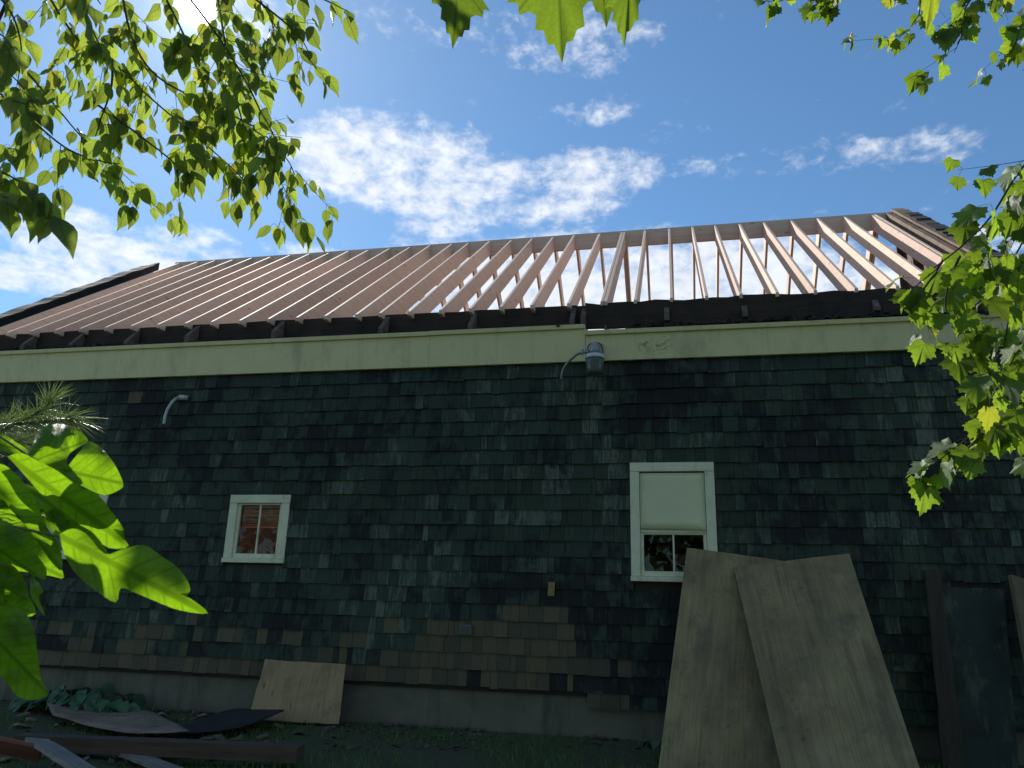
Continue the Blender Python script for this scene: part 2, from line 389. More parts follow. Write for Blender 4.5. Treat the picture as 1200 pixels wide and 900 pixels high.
# ------------------------------------------------------------------ barn
SL = .748; YR = 12.45; ZF = 4.80; ZR = ZF+SL*(YR-YW)
X0, X1 = -9.80, 3.74; YB = 2*YR-YW
barn = thing('barn', 'old barn with dark green weathered shingles and a new open rafter roof frame', 'barn', (-3, YW, 0))
def P(mb, name, mat, smooth=False, bev=0, parent=None):
    o = mb.build(name, mat, None, smooth, bev)
    if parent is None: parent = barn; o.parent = barn; o.matrix_parent_inverse = Matrix.Translation((3, -YW, 0))
    else: o.parent = parent; o.matrix_parent_inverse = parent.matrix_parent_inverse.copy() if False else Matrix.Identity(4)
    return o
P(MB().box(X0, X1, YW+.05, YW+.20, -.6, .50), 'foundation', conc)
WINS = [(-5.346, -4.550, 1.690, 2.497), (-7.90, -7.08, 1.69, 2.497), (-.498, .404, 1.576, 2.850)]
def wall_with_holes(mb, x0, x1, z0, z1, y0, y1, holes):
    xs_ = sorted(set([x0, x1]+[h[0] for h in holes]+[h[1] for h in holes])); zs_ = sorted(set([z0, z1]+[h[2] for h in holes]+[h[3] for h in holes]))
    for i in range(len(xs_)-1):
        zz = z0
        col = [h for h in holes if h[0] <= xs_[i]+1e-6 and h[1] >= xs_[i+1]-1e-6]
        if col:
            h = col[0]; mb.box(xs_[i], xs_[i+1], y0, y1, z0, h[2]); mb.box(xs_[i], xs_[i+1], y0, y1, h[3], z1)
        else: mb.box(xs_[i], xs_[i+1], y0, y1, z0, z1)
hol = [(a+.09, b-.09, c_+.06, d_-.09) for a, b, c_, d_ in WINS]
mb = MB(); wall_with_holes(mb, X0, X1, .40, 4.36, YW+.022, YW+.16, sorted(hol)); P(mb, 'wall', old_dark)
# shingle courses
sv, sf, st = [], [], []
EXP = .1715; zb = .445
def shingle(x0, x1, z0, h, tone):
    k = len(sv); j = rnd.uniform(-.006, .005)-(.012 if rnd.random() < .04 else 0); t = .015+rnd.uniform(0, .011); tw = rnd.uniform(-.003, .003)
    yf = YW+.004
    sv.extend([(x0, yf-t, z0+j), (x1, yf-t-tw, z0+j+rnd.uniform(-.002, .002)), (x0, yf+.016, z0+j), (x1, yf+.016, z0+j),
               (x0, yf, z0+h), (x1, yf, z0+h), (x0, yf+.016, z0+h), (x1, yf+.016, z0+h)])
    q = [(0, 1, 5, 4), (0, 2, 3, 1), (0, 4, 6, 2), (1, 3, 7, 5), (4, 5, 7, 6)]
    sf.extend([tuple(k+i for i in f_) for f_ in q]); st.extend([tone]*5)
def bare_at(x, z, row):
    r = rnd.random()
    x += rnd.uniform(-.14, .14)
    if row == 0: return x < -.9 and r < .92
    if row == -1: return x < -.62
    if row == 1: return (-3.3 < x < -.95) or r < .30
    if row == 2: return (-2.75 < x < -1.0) or (x < -3.3 and r < .38)
    if row == 3: return (-2.75 < x < -1.15) or (-6 < x < -3 and r < .14)
    if row == 4: return (-1.95 < x < -1.1)
    return r < .002
for row in range(-1, 22):
    z0 = zb+row*EXP + (.0 if row >= 0 else .03)
    x = X0-.02 if row >= 0 else -.97
    while x < X1:
        wd = rnd.choice([rnd.uniform(.06, .12), rnd.uniform(.09, .18), rnd.uniform(.14, .24)])
        xe = min(x+wd, X1+.02)
        segs = [(x, xe)]
        zt = z0+EXP+.02
        cut = False
        for a, b, c_, d_ in WINS:
            ai, bi = a+.02, b-.02
            if z0 < d_-.02 and zt > c_+.02 and x < bi and xe > ai:
                segs = [(p, q) for p, q in ((x, min(xe, ai)), (max(x, bi), xe)) if q-p > .02]
        for p, q in segs:
            h = min(zt, 4.20)-z0
            if h > .03:
                shingle(p+.0015, q-.0015, z0, h, (rnd.random(), 1. if bare_at((p+q)/2, z0, row) else 0., rnd.random()))
        x = xe
o = mesh('shingle_siding', sv, sf, shm)
ca = o.data.color_attributes.new('tone', 'FLOAT_COLOR', 'CORNER')
dat = np.repeat(np.array([(*t, 1.) for t in st], dtype=np.float32), 4, axis=0); ca.data.foreach_set('color', dat.ravel())
o.parent = barn; o.matrix_parent_inverse = Matrix.Translation((3, -YW, 0))
# frieze boards under the eave, in two lengths that meet with a step
def frieze(x0, x1, zt, dz):
    mb = MB(); mb.prism([(YW-.006, 4.045), (YW-.05, 4.045), (YW-.085, zt-.05), (YW-.006, zt-.05)], x0, x1)
    f_ = P(mb, 'frieze_board', cream)
    mb = MB(); mb.prism([(YW-.02, zt-.048), (YW-.115, zt-.046), (YW-.125, zt), (YW-.02, zt+.004)], x0, x1)
    c_ = P(mb, 'eave_moulding', cream); return f_
frieze(X0-.25, -2.9, 4.475, 0); frieze(-2.897, -.99, 4.478, 0); frieze(-.985, X1+.18, 4.395, 0)
# end boxed return of the eave
P(MB().box(X1+.02, X1+.18, YW+.0, YW+.35, 4.05, 4.39), 'eave_return', cream)
# old dark plates left on top of the wall
def rough_board(x0, x1, y0, y1, z0, z1, amp, step=.12, seed=1, jag=None):
    r = random.Random(seed); mb = MB(); n_ = max(2, int((x1-x0)/step)); prev = None; k = 0
    for i in range(n_+1):
        x = x0+(x1-x0)*i/n_; t = z1+r.uniform(-amp, amp); b_ = z0+r.uniform(-amp, amp)*.6; yy = r.uniform(-.006, .006)
        mb.v += [(x, y0+yy, b_), (x, y1, b_), (x, y1, t), (x, y0+yy, t)]
        if i:
            a = k-4
            for j in range(4): j2 = (j+1) % 4; mb.f.append((a+j, a+j2, k+j2, k+j))
        k += 4
    mb.f += [(0, 1, 2, 3), (k-1, k-2, k-3, k-4)]
    return mb
P(rough_board(X0-.1, -1.12, YW+.14, YW+.20, 4.30, 4.825, .006, .3, 1), 'wall_plate', old_dark)
P(rough_board(-1.118, -1.0, YW+.10, YW+.14, 4.30, 4.80, .004, .05, 12), 'wall_plate', old_dark)
P(rough_board(-1.0, X1+.05, YW+.02, YW+.08, 4.475, 4.785, .015, .16, 2), 'wall_plate', old_dark)
P(rough_board(-.53, X1+.05, YW-.02, YW+.015, 4.36, 4.50, .02, .10, 3), 'sheathing_edge', old_dark)
P(rough_board(-1.0, -.50, YW-.02, YW+.06, 4.34, 4.40, .006, .08, 4), 'sheathing_edge', old_dark)
P(MB().box(-.775, -.745, YW+.02, YW+.06, 4.38, 4.5), 'blocking', old_tail)
P(rough_board(X0-.2, -1.0, YW-.05, YW+.02, 4.44, 4.515, .012, .13, 5), 'sheathing_edge', old_dark)
# old rafter tails poking out between the new ones
tails = [(33, 381), (89, 378), (154, 374), (224, 371), (325, 366), (449, 361), (553, 357), (671, 353), (684, 350), (781, 345), (872, 341), (1025, 333)]
for i, (px, py) in enumerate(tails):
    p = at(px, py+14, YW); x = p.x; h = .03*sin(i*5)
    mb = MB(); mb.prism([(YW-.07, 4.50), (YW-.075, 4.575+h), (YW+.138, 4.80+h*.3), (YW+.138, 4.50)], x-.03, x+.03)
    P(mb, 'rafter_tail', old_tail, bev=.004)
# rubble of old roofing lying along the eave
def rubble(name, spots, mat, parent_barn=True, smin=.02, smax=.07, seed=3):
    r = random.Random(seed); vv, ff = [], []
    for (x, y, z) in spots:
        s = r.uniform(smin, smax); k = len(vv); rot = Matrix.Rotation(r.uniform(0, 6), 3, 'Z') @ Matrix.Rotation(r.uniform(-.5, .5), 3, 'X') @ Matrix.Rotation(r.uniform(-.5, .5), 3, 'Y')
        for c_ in ((-1, -1, -1), (1, -1, -1), (-1, 1, -1), (1, 1, -1), (-1, -1, 1), (1, -1, 1), (-1, 1, 1), (1, 1, 1)):
            q = rot @ Vector((c_[0]*s*r.uniform(.6, 1.3), c_[1]*s*r.uniform(.3, .8), c_[2]*s*r.uniform(.1, .3)))
            vv.append((x+q.x, y+q.y, z+q.z))
        ff += [tuple(k+i for i in q) for q in ((0, 2, 3, 1), (4, 5, 7, 6), (0, 1, 5, 4), (2, 6, 7, 3), (0, 4, 6, 2), (1, 3, 7, 5))]
    return mesh(name, vv, ff, mat)
sp_l = [(rnd.uniform(-.45, X1+.1), YW-.07+rnd.uniform(-.02, .09), 4.405+rnd.uniform(0, .045)) for _ in range(260)]
sp_l += [(rnd.uniform(X0-.2, -7.3), YW-.06+rnd.uniform(-.02, .08), 4.49+rnd.uniform(0, .05)) for _ in range(70)]
sp_l += [(rnd.uniform(-7.3, -1.1), YW-.05+rnd.uniform(-.02, .06), 4.485+rnd.uniform(0, .015)) for _ in range(60)]
o = rubble('roofing_scraps', sp_l, debrism); o.parent = barn; o.matrix_parent_inverse = Matrix.Translation((3, -YW, 0)); o['kind'] = 'stuff'
# new roof frame
DV = .292
prof = [(YW, ZF), (YW, ZF-.05), (YW+(DV-.05)/SL, ZF-.05), (YR-.02, ZR-DV-.015), (YR-.02, ZR-.015)]
rx = [-9.60, -9.19, -8.80, -8.40, -7.99, -7.60, -7.19, -6.78, -6.37, -5.965, -5.56, -5.15, -4.75, -4.34, -3.93, -3.61, -3.22, -2.81, -2.42, -2.03, -1.645, -1.20, -.80, -.755, -.40, .011, .405, .80, 1.20, 1.60, 2.03, 2.46, 2.89, 3.31, 3.355]
protoF = protoB = None
for i, x in enumerate(rx):
    if protoF is None:
        protoF = P(MB().prism([(y-YW, z) for y, z in prof], -.019, .019), 'rafter', new_pine, bev=.003)
        protoF.matrix_parent_inverse = Matrix.Identity(4); a = protoF
        protoB = P(MB().prism([(-(y-YW), z) for y, z in prof], -.019, .019), 'rafter', new_pine, bev=.003)
        protoB.matrix_parent_inverse = Matrix.Identity(4); b = protoB
    else:
        a = protoF.copy(); C.objects.link(a); b = protoB.copy(); C.objects.link(b); a.parent = barn; b.parent = barn
    jx = 0 if x in (-.80, -.755, 3.31, 3.355) else rnd.uniform(-.008, .008)
    a.location = (x+3+jx, rnd.uniform(-.006, .004), 0); b.location = (x+3+.03+rnd.uniform(-.012, .012), YB-YW, 0)
    a.rotation_euler.z = 0 if x in (-.80, -.755, 3.31, 3.355) else rnd.uniform(-.0022, .0022)
rb_x = [X0+.1, -5.2, -.4, X1-.02]
for i in range(3):
    P(MB().box(rb_x[i]+.002, rb_x[i+1]-.002, YR-.019, YR+.019, ZR-.30, ZR+.002), 'ridge_board', new_pine_x, bev=.003)
# old rakes at both ends, and what is left of the gable walls
def sloped(x0, x1, s0, s1, off0, off1, amp=0, n_=1, seed=0):
    """board running up the front slope between y = s0 and s1, off0..off1 above the rafters' top"""
    r = random.Random(seed); mb = MB(); k = 0
    for i in range(n_+1):
        y = s0+(s1-s0)*i/n_; z = ZF+SL*(y-YW); a_ = r.uniform(-amp, amp); b_ = r.uniform(-amp, amp)
        mb.v += [(x0, y, z+off0), (x1+b_*1.5, y, z+off0), (x1+b_*1.5, y, z+off1+a_), (x0, y, z+off1+a_)]
        if k:
            for j in range(4): j2 = (j+1) % 4; mb.f.append((k-4+j, k-4+j2, k+j2, k+j))
        k += 4
    mb.f += [(0, 1, 2, 3), (k-1, k-2, k-3, k-4)]
    return mb
P(sloped(-10.02, -9.93, YW-.25, 12.28, -.20, .07, .008, 20, 4), 'rake_board', charred)
P(sloped(-10.10, -9.80, YW-.25, 12.0, .075, .10, .012, 34, 5), 'old_sheathing', charred)
P(sloped(3.52, 3.60, YW, YR-.05, -.16, .02, .004, 18, 6), 'rake_board', old_rake)
P(sloped(3.64, 3.72, YW-.2, YR-.02, -.22, .06, .008, 24, 7), 'rake_board', old_rake)
P(sloped(3.60, 3.80, YW-.2, YR-.02, .065, .085, .012, 17, 8), 'old_sheathing', old_rake)
P(sloped(3.64, 3.84, YW-.2, YR-.5, .088, .105, .016, 60, 9), 'old_roofing', debrism)
def gable(xa, xb, name, y_end, mat):
    mb = MB(); y = YW+.16; r = random.Random(5)
    while y < y_end:
        y2 = min(y+.16, y_end)
        za = ZF+SL*(y-YW)-.30; zb_ = ZF+SL*(y2-YW)-.30
        mb.hexa([(xa, y+.006, 4.4), (xb, y+.006, 4.4), (xa, y2, 4.4), (xb, y2, 4.4), (xa, y+.006, za), (xb, y+.006, za), (xa, y2, zb_), (xb, y2, zb_)]); y = y2
    P(mb, name, mat)
gable(3.66, 3.69, 'gable_wall', YR-.1, old_tail); gable(X0+.05, X0+.08, 'gable_wall', YR, old_dark)
for y in (9.4, 10.1, 10.8, 11.5, 12.2):
    P(MB().box(3.56, 3.655, y, y+.045, 4.4, ZF+SL*(y-YW)-.31), 'gable_stud', old_tail)
P(MB().box(X0, X0+.14, YW+.17, YB-.17, 0, 4.39), 'side_wall', old_dark); P(MB().box(X1-.14, X1, YW+.17, YB-.17, 0, 4.39), 'side_wall', old_dark)
P(MB().box(X0, X1, YB-.16, YB, 0, 4.70), 'back_wall', old_dark)
P(MB().box(X0+.15, X1-.15, YW+.21, YB-.17, -.1, .42), 'floor_slab', tan_plank)
P(MB().box(-2.6, X1-.15, YW+.21, YB-.2, 3.9, 3.94), 'added_loft_floor', old_tail)  # unseen deck added to keep the right window dark inside
P(MB().box(-2.7, -2.6, YW+.21, YB-.2, .43, 4.0), 'partition', old_dark)
# brown boarding and lumber inside, seen through the small window
P(MB().box(X0+.2, -2.75, 10.6, 10.64, .43, 2.30), 'inner_partition', inner_brown)
for k in range(7):
    z = 2.32+.075*k; y = 10.62+.06*k
    lb = tag(MB().box(-1.9, 1.9, -.09, .09, 0, .04).build('lumber_board', new_pine_x, None, bev=.003),
        ['pale board at the bottom of the lumber pile inside the small left window', 'second pale board from the bottom of the pile behind the small window',
         'third pale board up in the pile behind the small window', 'middle board of the pile behind the small window', 'board just above the middle of the pile behind the small window',
         'second board from the top of the pile behind the small window', 'topmost board of the pile behind the small window'][k], 'board', 'boards piled behind the small window')
    lb.location = (-5.9+.1*rnd.uniform(-1, 1), y+.1, z); lb.rotation_euler = (0, rnd.uniform(-.03, .03), rnd.uniform(-.05, .05))

def window(a, b, c_, d_, shade=False):
    """window unit of the barn: casing, sash, muntin, two panes, sill"""
    root = P(MB().box(a, a+.10, YW-.022, YW+.05, c_+.055, d_-.10).box(b-.10, b, YW-.022, YW+.05, c_+.055, d_-.10).box(a, b, YW-.026, YW+.05, d_-.098, d_), 'window', white_trim, bev=.003)
    def Q(mb, name, mat, bev=0):
        o = mb.build(name, mat, None, False, bev); o.parent = root; return o
    Q(MB().box(a-.005, b+.005, YW-.045, YW+.05, c_, c_+.052), 'sill', white_trim, .004)
    x0, x1, z0, z1 = a+.102, b-.102, c_+.056, d_-.102
    if shade:
        zm = z0+(z1-z0)*.44
        sh = []; nn = 8; fs = []
        for j in range(nn+1):
            for i in range(nn+1):
                u, v = i/nn, j/nn
                sh.append((x0+.003+(x1-x0-.006)*u, YW-.004-.006*sin(v*3)-(.012*v**8*(1+u)), z1-.012-(z1-zm-.02)*v-(0.012*u if v > .9 else 0)))
        for j in range(nn):
            for i in range(nn): k = j*(nn+1)+i; fs.append((k, k+nn+1, k+nn+2, k+1))
        o = mesh('shade', sh, fs, shade_m, root, True)
        md = o.modifiers.new('s', 'SOLIDIFY'); md.thickness = .004
        Q(MB().box(x0+.001, x1-.001, YW+.0, YW+.03, zm-.035, zm), 'meeting_rail', white_trim, .003)
        z1 = zm-.036
        Q(MB().box(x0, x1, YW+.03, YW+.05, zm+.001, d_-.11), 'upper_sash', white_trim)
    fw = .035
    Q(MB().box(x0, x0+fw, YW+.008, YW+.045, z0, z1).box(x1-fw, x1, YW+.008, YW+.045, z0, z1).box(x0+fw, x1-fw, YW+.010, YW+.045, z0, z0+fw*1.5).box(x0+fw, x1-fw, YW+.010, YW+.045, z1-fw*.5, z1), 'sash', white_trim, .003)
    xm = (x0+x1)/2
    Q(MB().box(xm-.009, xm+.009, YW+.014, YW+.038, z0+fw*1.5, z1-fw*.5), 'muntin', white_trim)
    Q(MB().box(x0+fw, xm-.009, YW+.026, YW+.029, z0+fw*1.5, z1-fw*.5), 'pane', glass); Q(MB().box(xm+.009, x1-fw, YW+.026, YW+.029, z0+fw*1.5, z1-fw*.5), 'pane', glass)
for i, wn in enumerate(WINS): window(*wn, shade=(i == 2))

# ------------------------------------------------------------------ fittings on the wall
LP = at(697, 421, 8.22)
lt = thing('security_light', 'grey yard light with a ribbed ring and dark globe hanging from the eave board', 'light', LP)
def lathe(prof, n=20):
    mb = MB()
    for r, z in prof:
        for j in range(n): q = 2*pi*j/n; mb.v.append((r*cos(q), r*sin(q), z))
    for i in range(len(prof)-1):
        for j in range(n): j2 = (j+1) % n; mb.f.append((i*n+j, i*n+j2, (i+1)*n+j2, (i+1)*n+j))
    mb.f.append(tuple(reversed(range(n)))); mb.f.append(tuple((len(prof)-1)*n+j for j in range(n))); return mb
lathe([(.078, -.175), (.088, -.17), (.094, -.12), (.102, -.04), (.104, -.002)]).build('globe', lamp_glass, lt, True)
mb = lathe([(.106, 0), (.112, .008), (.108, .03), (.09, .05), (.07, .058)])
for j in range(28):
    q = 2*pi*j/28; mb.tube([(.108*cos(q), .108*sin(q), .002), (.094*cos(q), .094*sin(q), .052)], .005, 5)
mb.build('ribbed_ring', lamp_ring, lt)
lathe([(.062, .06), (.058, .11), (.05, .17), (.04, .185), (.02, .19)]).build('housing', metal_grey, lt, True)
MB().tube(catmull([(-.085, .02, .07), (-.085, .02, .13), (-.06, .03, .19), (0, .06, .215), (.06, .03, .19), (.085, .02, .12), (.085, .02, .07)]), .007, 6).build('bracket', rope, lt, True)
arm = [Vector((-.055, 0, .09)), Vector((-.13, .02, .095)), Vector((-.22, .04, .07)), Vector((-.33, .08, -.02)), Vector((-.385, .12, -.11)), Vector((-.395, .14, -.18))]
MB().tube(catmull(arm), .015, 8).build('arm', metal_grey, lt, True)
MB().tube([(-.06, 0, .09), (-.10, .02, .10)], .026, 8).tube([(-.14, .01, .06), (-.14, .03, .13)], .012, 6).build('arm_clamp', metal_grey, lt, True)
MB().box(-.07, .07, .235, .25, .06, .26).tube([(0, .235, .2), (0, .06, .2)], .014, 8).build('wall_plate', metal_grey, lt)
CP = at(207, 470, 8.42)
cd = thing('conduit_elbow', 'short pale bent conduit pipe sticking out of the shingles at upper left', 'pipe', CP)
e0, e1, e2, e3 = [at(x, y, Y)-CP for x, y, Y in ((192, 497, 8.35), (195, 483, 8.35), (202, 471, 8.38), (209, 466, 8.50))]
MB().tube(catmull([e0, e1, e2, e3, e3+Vector((.05, .08, -.01))]), .019, 10).build('pipe', metal_white, cd, True)
q = at(215, 466, 8.50)-CP
MB().tube([q+Vector((-.06, 0, .006)), q+Vector((.05, .02, .0))], [.036, .032], 10).build('cap', metal_white, cd, True)
bx = at(546, 738, YW-.04)
o = MB().box(-.07, .07, -.03, .03, -.055, .055).box(-.05, .05, -.038, -.028, -.035, -.022).box(-.05, .05, -.038, -.028, -.008, .006).box(-.05, .05, -.038, -.028, .02, .034).build('wall_vent', boxm, None, bev=.004)
o.location = bx; tag(o, 'small grey vent hood fixed low on the shingle wall above the bare patch', 'vent')
bx = at(646, 690, YW-.036)
o = MB().prism([(-.004, -.075), (.006, -.078), (.006, .07), (-.004, .072)], -.036, .036).build('wood_patch', tagm, None, bev=.002)
o.location = bx; o.rotation_euler = (0, .04, 0); tag(o, 'small bare yellow sliver of wood stuck on the middle of the shingle wall', 'wood patch')

# ------------------------------------------------------------------ leaning sheets and boards
def sheet(name, TL, TR, BL, BR, mat, th=.012, warp=.02, nx_=14, nz_=24, ragged=.0, seed=1):
    r = random.Random(seed); c0 = (BL+BR)/2; ex = (BR-BL).normalized(); nrm = ex.cross((TL-BL)).normalized(); ez = nrm.cross(ex) if False else ex.cross(nrm)*-1
    ez = (TL+TR-BL-BR).normalized(); nrm = ex.cross(ez).normalized(); ex = ez.cross(nrm)
    # local frame: x across, z up along the sheet, y through it
    Mx = Matrix((ex, -nrm*-1, ez)).transposed().to_4x4(); 
    yv = ez.cross(ex); Mx = Matrix((ex, yv, ez)).transposed().to_4x4(); Mx.translation = c0; Mi = Mx.inverted()
    vs_, fs = [], []
    for j in range(nz_+1):
        for i in range(nx_+1):
            u, v = i/nx_, j/nz_
            uu = u + (r.uniform(-ragged, ragged) if i in (0, nx_) else 0); vv_ = v + (r.uniform(-ragged, ragged) if j in (0, nz_) else 0)
            p = (BL*(1-uu)+BR*uu)*(1-vv_)+(TL*(1-uu)+TR*uu)*vv_
            q = Mi @ p; q.y += warp*(sin(u*2.6+seed)*sin(v*3+seed*2))
            vs_.append(q)
    for j in range(nz_):
        for i in range(nx_): k = j*(nx_+1)+i; fs.append((k, k+1, k+nx_+2, k+nx_+1))
    o = mesh(name, vs_, fs, mat, None, False); o.matrix_world = Mx
    md = o.modifiers.new('t', 'SOLIDIFY'); md.thickness = th; md.offset = 0
    return o
TLa = at(805, 643, 8.46); d = (at(905, 656, 8.46)-TLa).normalized()*1.22
BLa = at(767, 935, 6.98); TRa = TLa+d
o = sheet('plywood_sheet', TLa, TRa, BLa, BLa+d*1.0+Vector((.0, 0, 0)), ply, .012, .012, seed=1)
tag(o, 'full plywood sheet leaning under the right window, mostly behind the other sheet', 'plywood sheet', 'plywood sheets leaning under the right window')
TLb = at(860, 664, 8.28); TRb = at(995, 650, 8.34); BLb = at(926, 948, 6.70); BRb = at(1093, 945, 6.72)
o = sheet('plywood_sheet', TLb, TRb, BLb, BRb, ply, .012, .018, seed=2)
tag(o, 'stained plywood sheet leaning in front, its top right corner highest, mould spots near its middle', 'plywood sheet', 'plywood sheets leaning under the right window')
TLc = at(311, 773, 8.42); TRc = at(405, 779, 8.42); BLc = at(291, 843, 8.12); BRc = at(397, 849, 8.12)
o = sheet('plywood_offcut', TLc, TRc, BLc, BRc, wood('tan_plywood', (.36, .25, .12), (.27, .19, .10), (.14, .09, .05), .8, 2, True, .75, (.13, .085, .045)), .012, .006, 8, 6, .006, seed=3)
tag(o, 'small square tan plywood offcut leaning against the foundation at lower left', 'plywood offcut')
def plank(name, A, B, wd, th, mat, label, cat, group=None, roll=0, ragged=0, seed=1, taper=1, up=None):
    A = Vector(A); B = Vector(B); ax = (B-A); L = ax.length; ax.normalize(); r = random.Random(seed)
    up = Vector(up) if up else Vector((0, 0, 1)); s = ax.cross(up).normalized(); u_ = s.cross(ax)
    s2 = s*cos(roll)+u_*sin(roll); u2 = -s*sin(roll)+u_*cos(roll)
    Mx = Matrix((ax, s2, u2)).transposed().to_4x4(); Mx.translation = A
    mb = MB(); n_ = 14; k = 0
    for i in range(n_+1):
        t = i/n_; x = L*t; w_ = wd/2*(1+(taper-1)*t); e1_, e2_ = r.uniform(-ragged, ragged), r.uniform(-ragged, ragged)
        sk = (r.uniform(-ragged, ragged)*2 if i in (0, n_) else 0); sk2 = (r.uniform(-ragged, ragged)*2 if i in (0, n_) else 0)
        bow = .006*sin(t*3+seed)
        mb.v += [(x+sk, -w_+e1_, -th/2+bow), (x+sk2, w_+e2_, -th/2+bow), (x+sk2, w_+e2_, th/2+bow), (x+sk, -w_+e1_, th/2+bow)]
        if k:
            for j in range(4): j2 = (j+1) % 4; mb.f.append((k-4+j, k-4+j2, k+j2, k+j))
        k += 4
    mb.f += [(0, 1, 2, 3), (k-1, k-2, k-3, k-4)]
    o = mb.build(name, mat); o.matrix_world = Mx; return tag(o, label, cat, group)
# right-hand boards
plank('weathered_plank', at(1119, 905, 8.05), at(1092, 668, 8.46), .19, .035, wood('dark_plank', (.065, .05, .035), (.035, .028, .022), (.015, .012, .01), .9, 0, False, .5), 'dark rotten plank standing against the wall right of the plywood sheets', 'plank', None, 0, .008, 3, .72, (0, -1, .1))
plank('weathered_plank', at(1240, 905, 7.75), at(1196, 679, 8.30), .26, .04, wood('edge_plank', (.20, .15, .085), (.13, .095, .055), (.05, .04, .03), .9, 0, False, .4), 'brown plank with a pale edge cut off by the right border of the photo', 'plank', None, -.5, .003, 4, 1, (0, -1, .1))
o = sheet('green_panel', at(1100, 688, 8.47), at(1176, 690, 8.47), at(1112, 915, 8.25), at(1195, 918, 8.25), dpanel, .02, .004, seed=4)
tag(o, 'dark green painted panel standing against the wall behind the two planks', 'panel')
# ground litter at lower left
def G(px, py, lift=0):                   # where a pixel's ray meets the yard
    d = ray(px, py); t = 6.0/d.y
    for _ in range(30):
        p = O+d*t; e = p.z-(gz(p.x, p.y)+lift); t += e/(-d.z)*.9
    return O+d*t
plank('old_beam', G(22, 868, .10), G(352, 884, .10), .16, .12, brown_plank, 'long dark brown beam lying across the grass at lower left', 'beam', None, 0, .004, 5)
plank('red_board', G(-25, 868, .24), G(47, 884, .14), .14, .04, red_plank, 'red brown board end resting on the long dark beam', 'board', None, .9, .003, 6)
plank('grey_board', G(42, 868, .19), G(118, 915, .16), .17, .035, grey_plank, 'wide pale grey weathered board slanting down over the long beam', 'board', None, .15, .006, 7)
plank('grey_board', G(150, 884, .05), G(205, 903, .05), .15, .03, grey_plank, 'short grey weathered board end just in front of the long beam', 'board', None, 0, .005, 8)
plank('tan_board', G(-30, 898, .2), G(42, 915, .2), .15, .04, tan_plank, 'pale tan board in the bottom left corner of the photo', 'board', None, .2, .004, 9)
plank('thin_board', G(190, 884, .03), G(262, 882, .03), .08, .03, brown_plank, 'thin dark board lying beyond the short grey board', 'board', None, 0, .004, 10)
plank('thin_board', G(-30, 800, .12), G(15, 806, .10), .07, .03, tan_plank, 'thin sunlit tan strip lying on the grass at the left border', 'board', None, .3, .004, 12)
scr = []
for _ in range(90):
    p = G(rnd.gauss(150, 110), rnd.uniform(835, 900)); scr.append((p.x, p.y, gz(p.x, p.y)+.02))
o = rubble('shingle_scraps', scr, plain('scrap_wood', (.17, .13, .09), .9, 0, .7, 5), smin=.02, smax=.075, seed=21); tag(o, kind='stuff', label='torn shingle scraps scattered round the boards at lower left', cat='scraps')
# curled sheet of old roofing
def curled(px0, px1, label, pts_front, pts_back, mat, name, lifts):
    a = [G(x, y, l) for (x, y), l in zip(pts_front, lifts[0])]; b = [G(x, y, l) for (x, y), l in zip(pts_back, lifts[1])]
    a = catmull(a, 5); b = catmull(b, 5); m_ = 6; vs_, fs = [], []
    for i in range(len(a)):
        for j in range(m_+1): t = j/m_; vs_.append(a[i]*(1-t)+b[i]*t+Vector((0, 0, rnd.uniform(-.006, .006))))
    for i in range(len(a)-1):
        for j in range(m_): k = i*(m_+1)+j; fs.append((k, k+1, k+m_+2, k+m_+1))
    c0 = sum(vs_, Vector())/len(vs_); c0.z = gz(c0.x, c0.y)
    o = mesh(name, [v-c0 for v in vs_], fs, mat, None, True); o.location = c0
    md = o.modifiers.new('t', 'SOLIDIFY'); md.thickness = .008
    return tag(o, label, 'roofing sheet')
roofing = plain('old_roofing_sheet', (.25, .19, .135), .9, 0, .3, 5, .4, (.05, .04, .035), .7)
curled(0, 0, 'pale brown curled sheet of old roofing lying in front of the hosta', [(62, 838), (110, 852), (160, 860), (222, 857)], [(48, 812), (100, 816), (158, 827), (205, 848)], roofing, 'roofing_sheet', ([.10, .08, .08, .10], [.12, .05, .03, .06]))
curled(0, 0, 'black curled sheet of roofing rising to a point beside the plywood offcut', [(200, 860), (250, 858), (290, 850), (332, 834)], [(212, 852), (250, 838), (275, 832), (333, 832)], plain('black_roofing_sheet', (.018, .017, .018), .8, 0, .4, 8, .3), 'roofing_sheet', ([.10, .07, .10, .16], [.05, .05, .10, .17]))
sp_l = []
for _ in range(420):
    px = rnd.choice([rnd.uniform(180, 300), rnd.uniform(0, 760), rnd.uniform(380, 560)]); p = G(px, rnd.uniform(820, 860) if px < 300 else rnd.uniform(846, 880)); sp_l.append((p.x, min(p.y, YW-.02), gz(p.x, p.y)+.012))
o = rubble('ground_litter', sp_l, plain('litter', (.10, .08, .06), .9, 0, .6, 9), smin=.008, smax=.035, seed=9); tag(o, kind='stuff', label='scattered bits of wood and bark on the soil along the foundation', cat='litter')

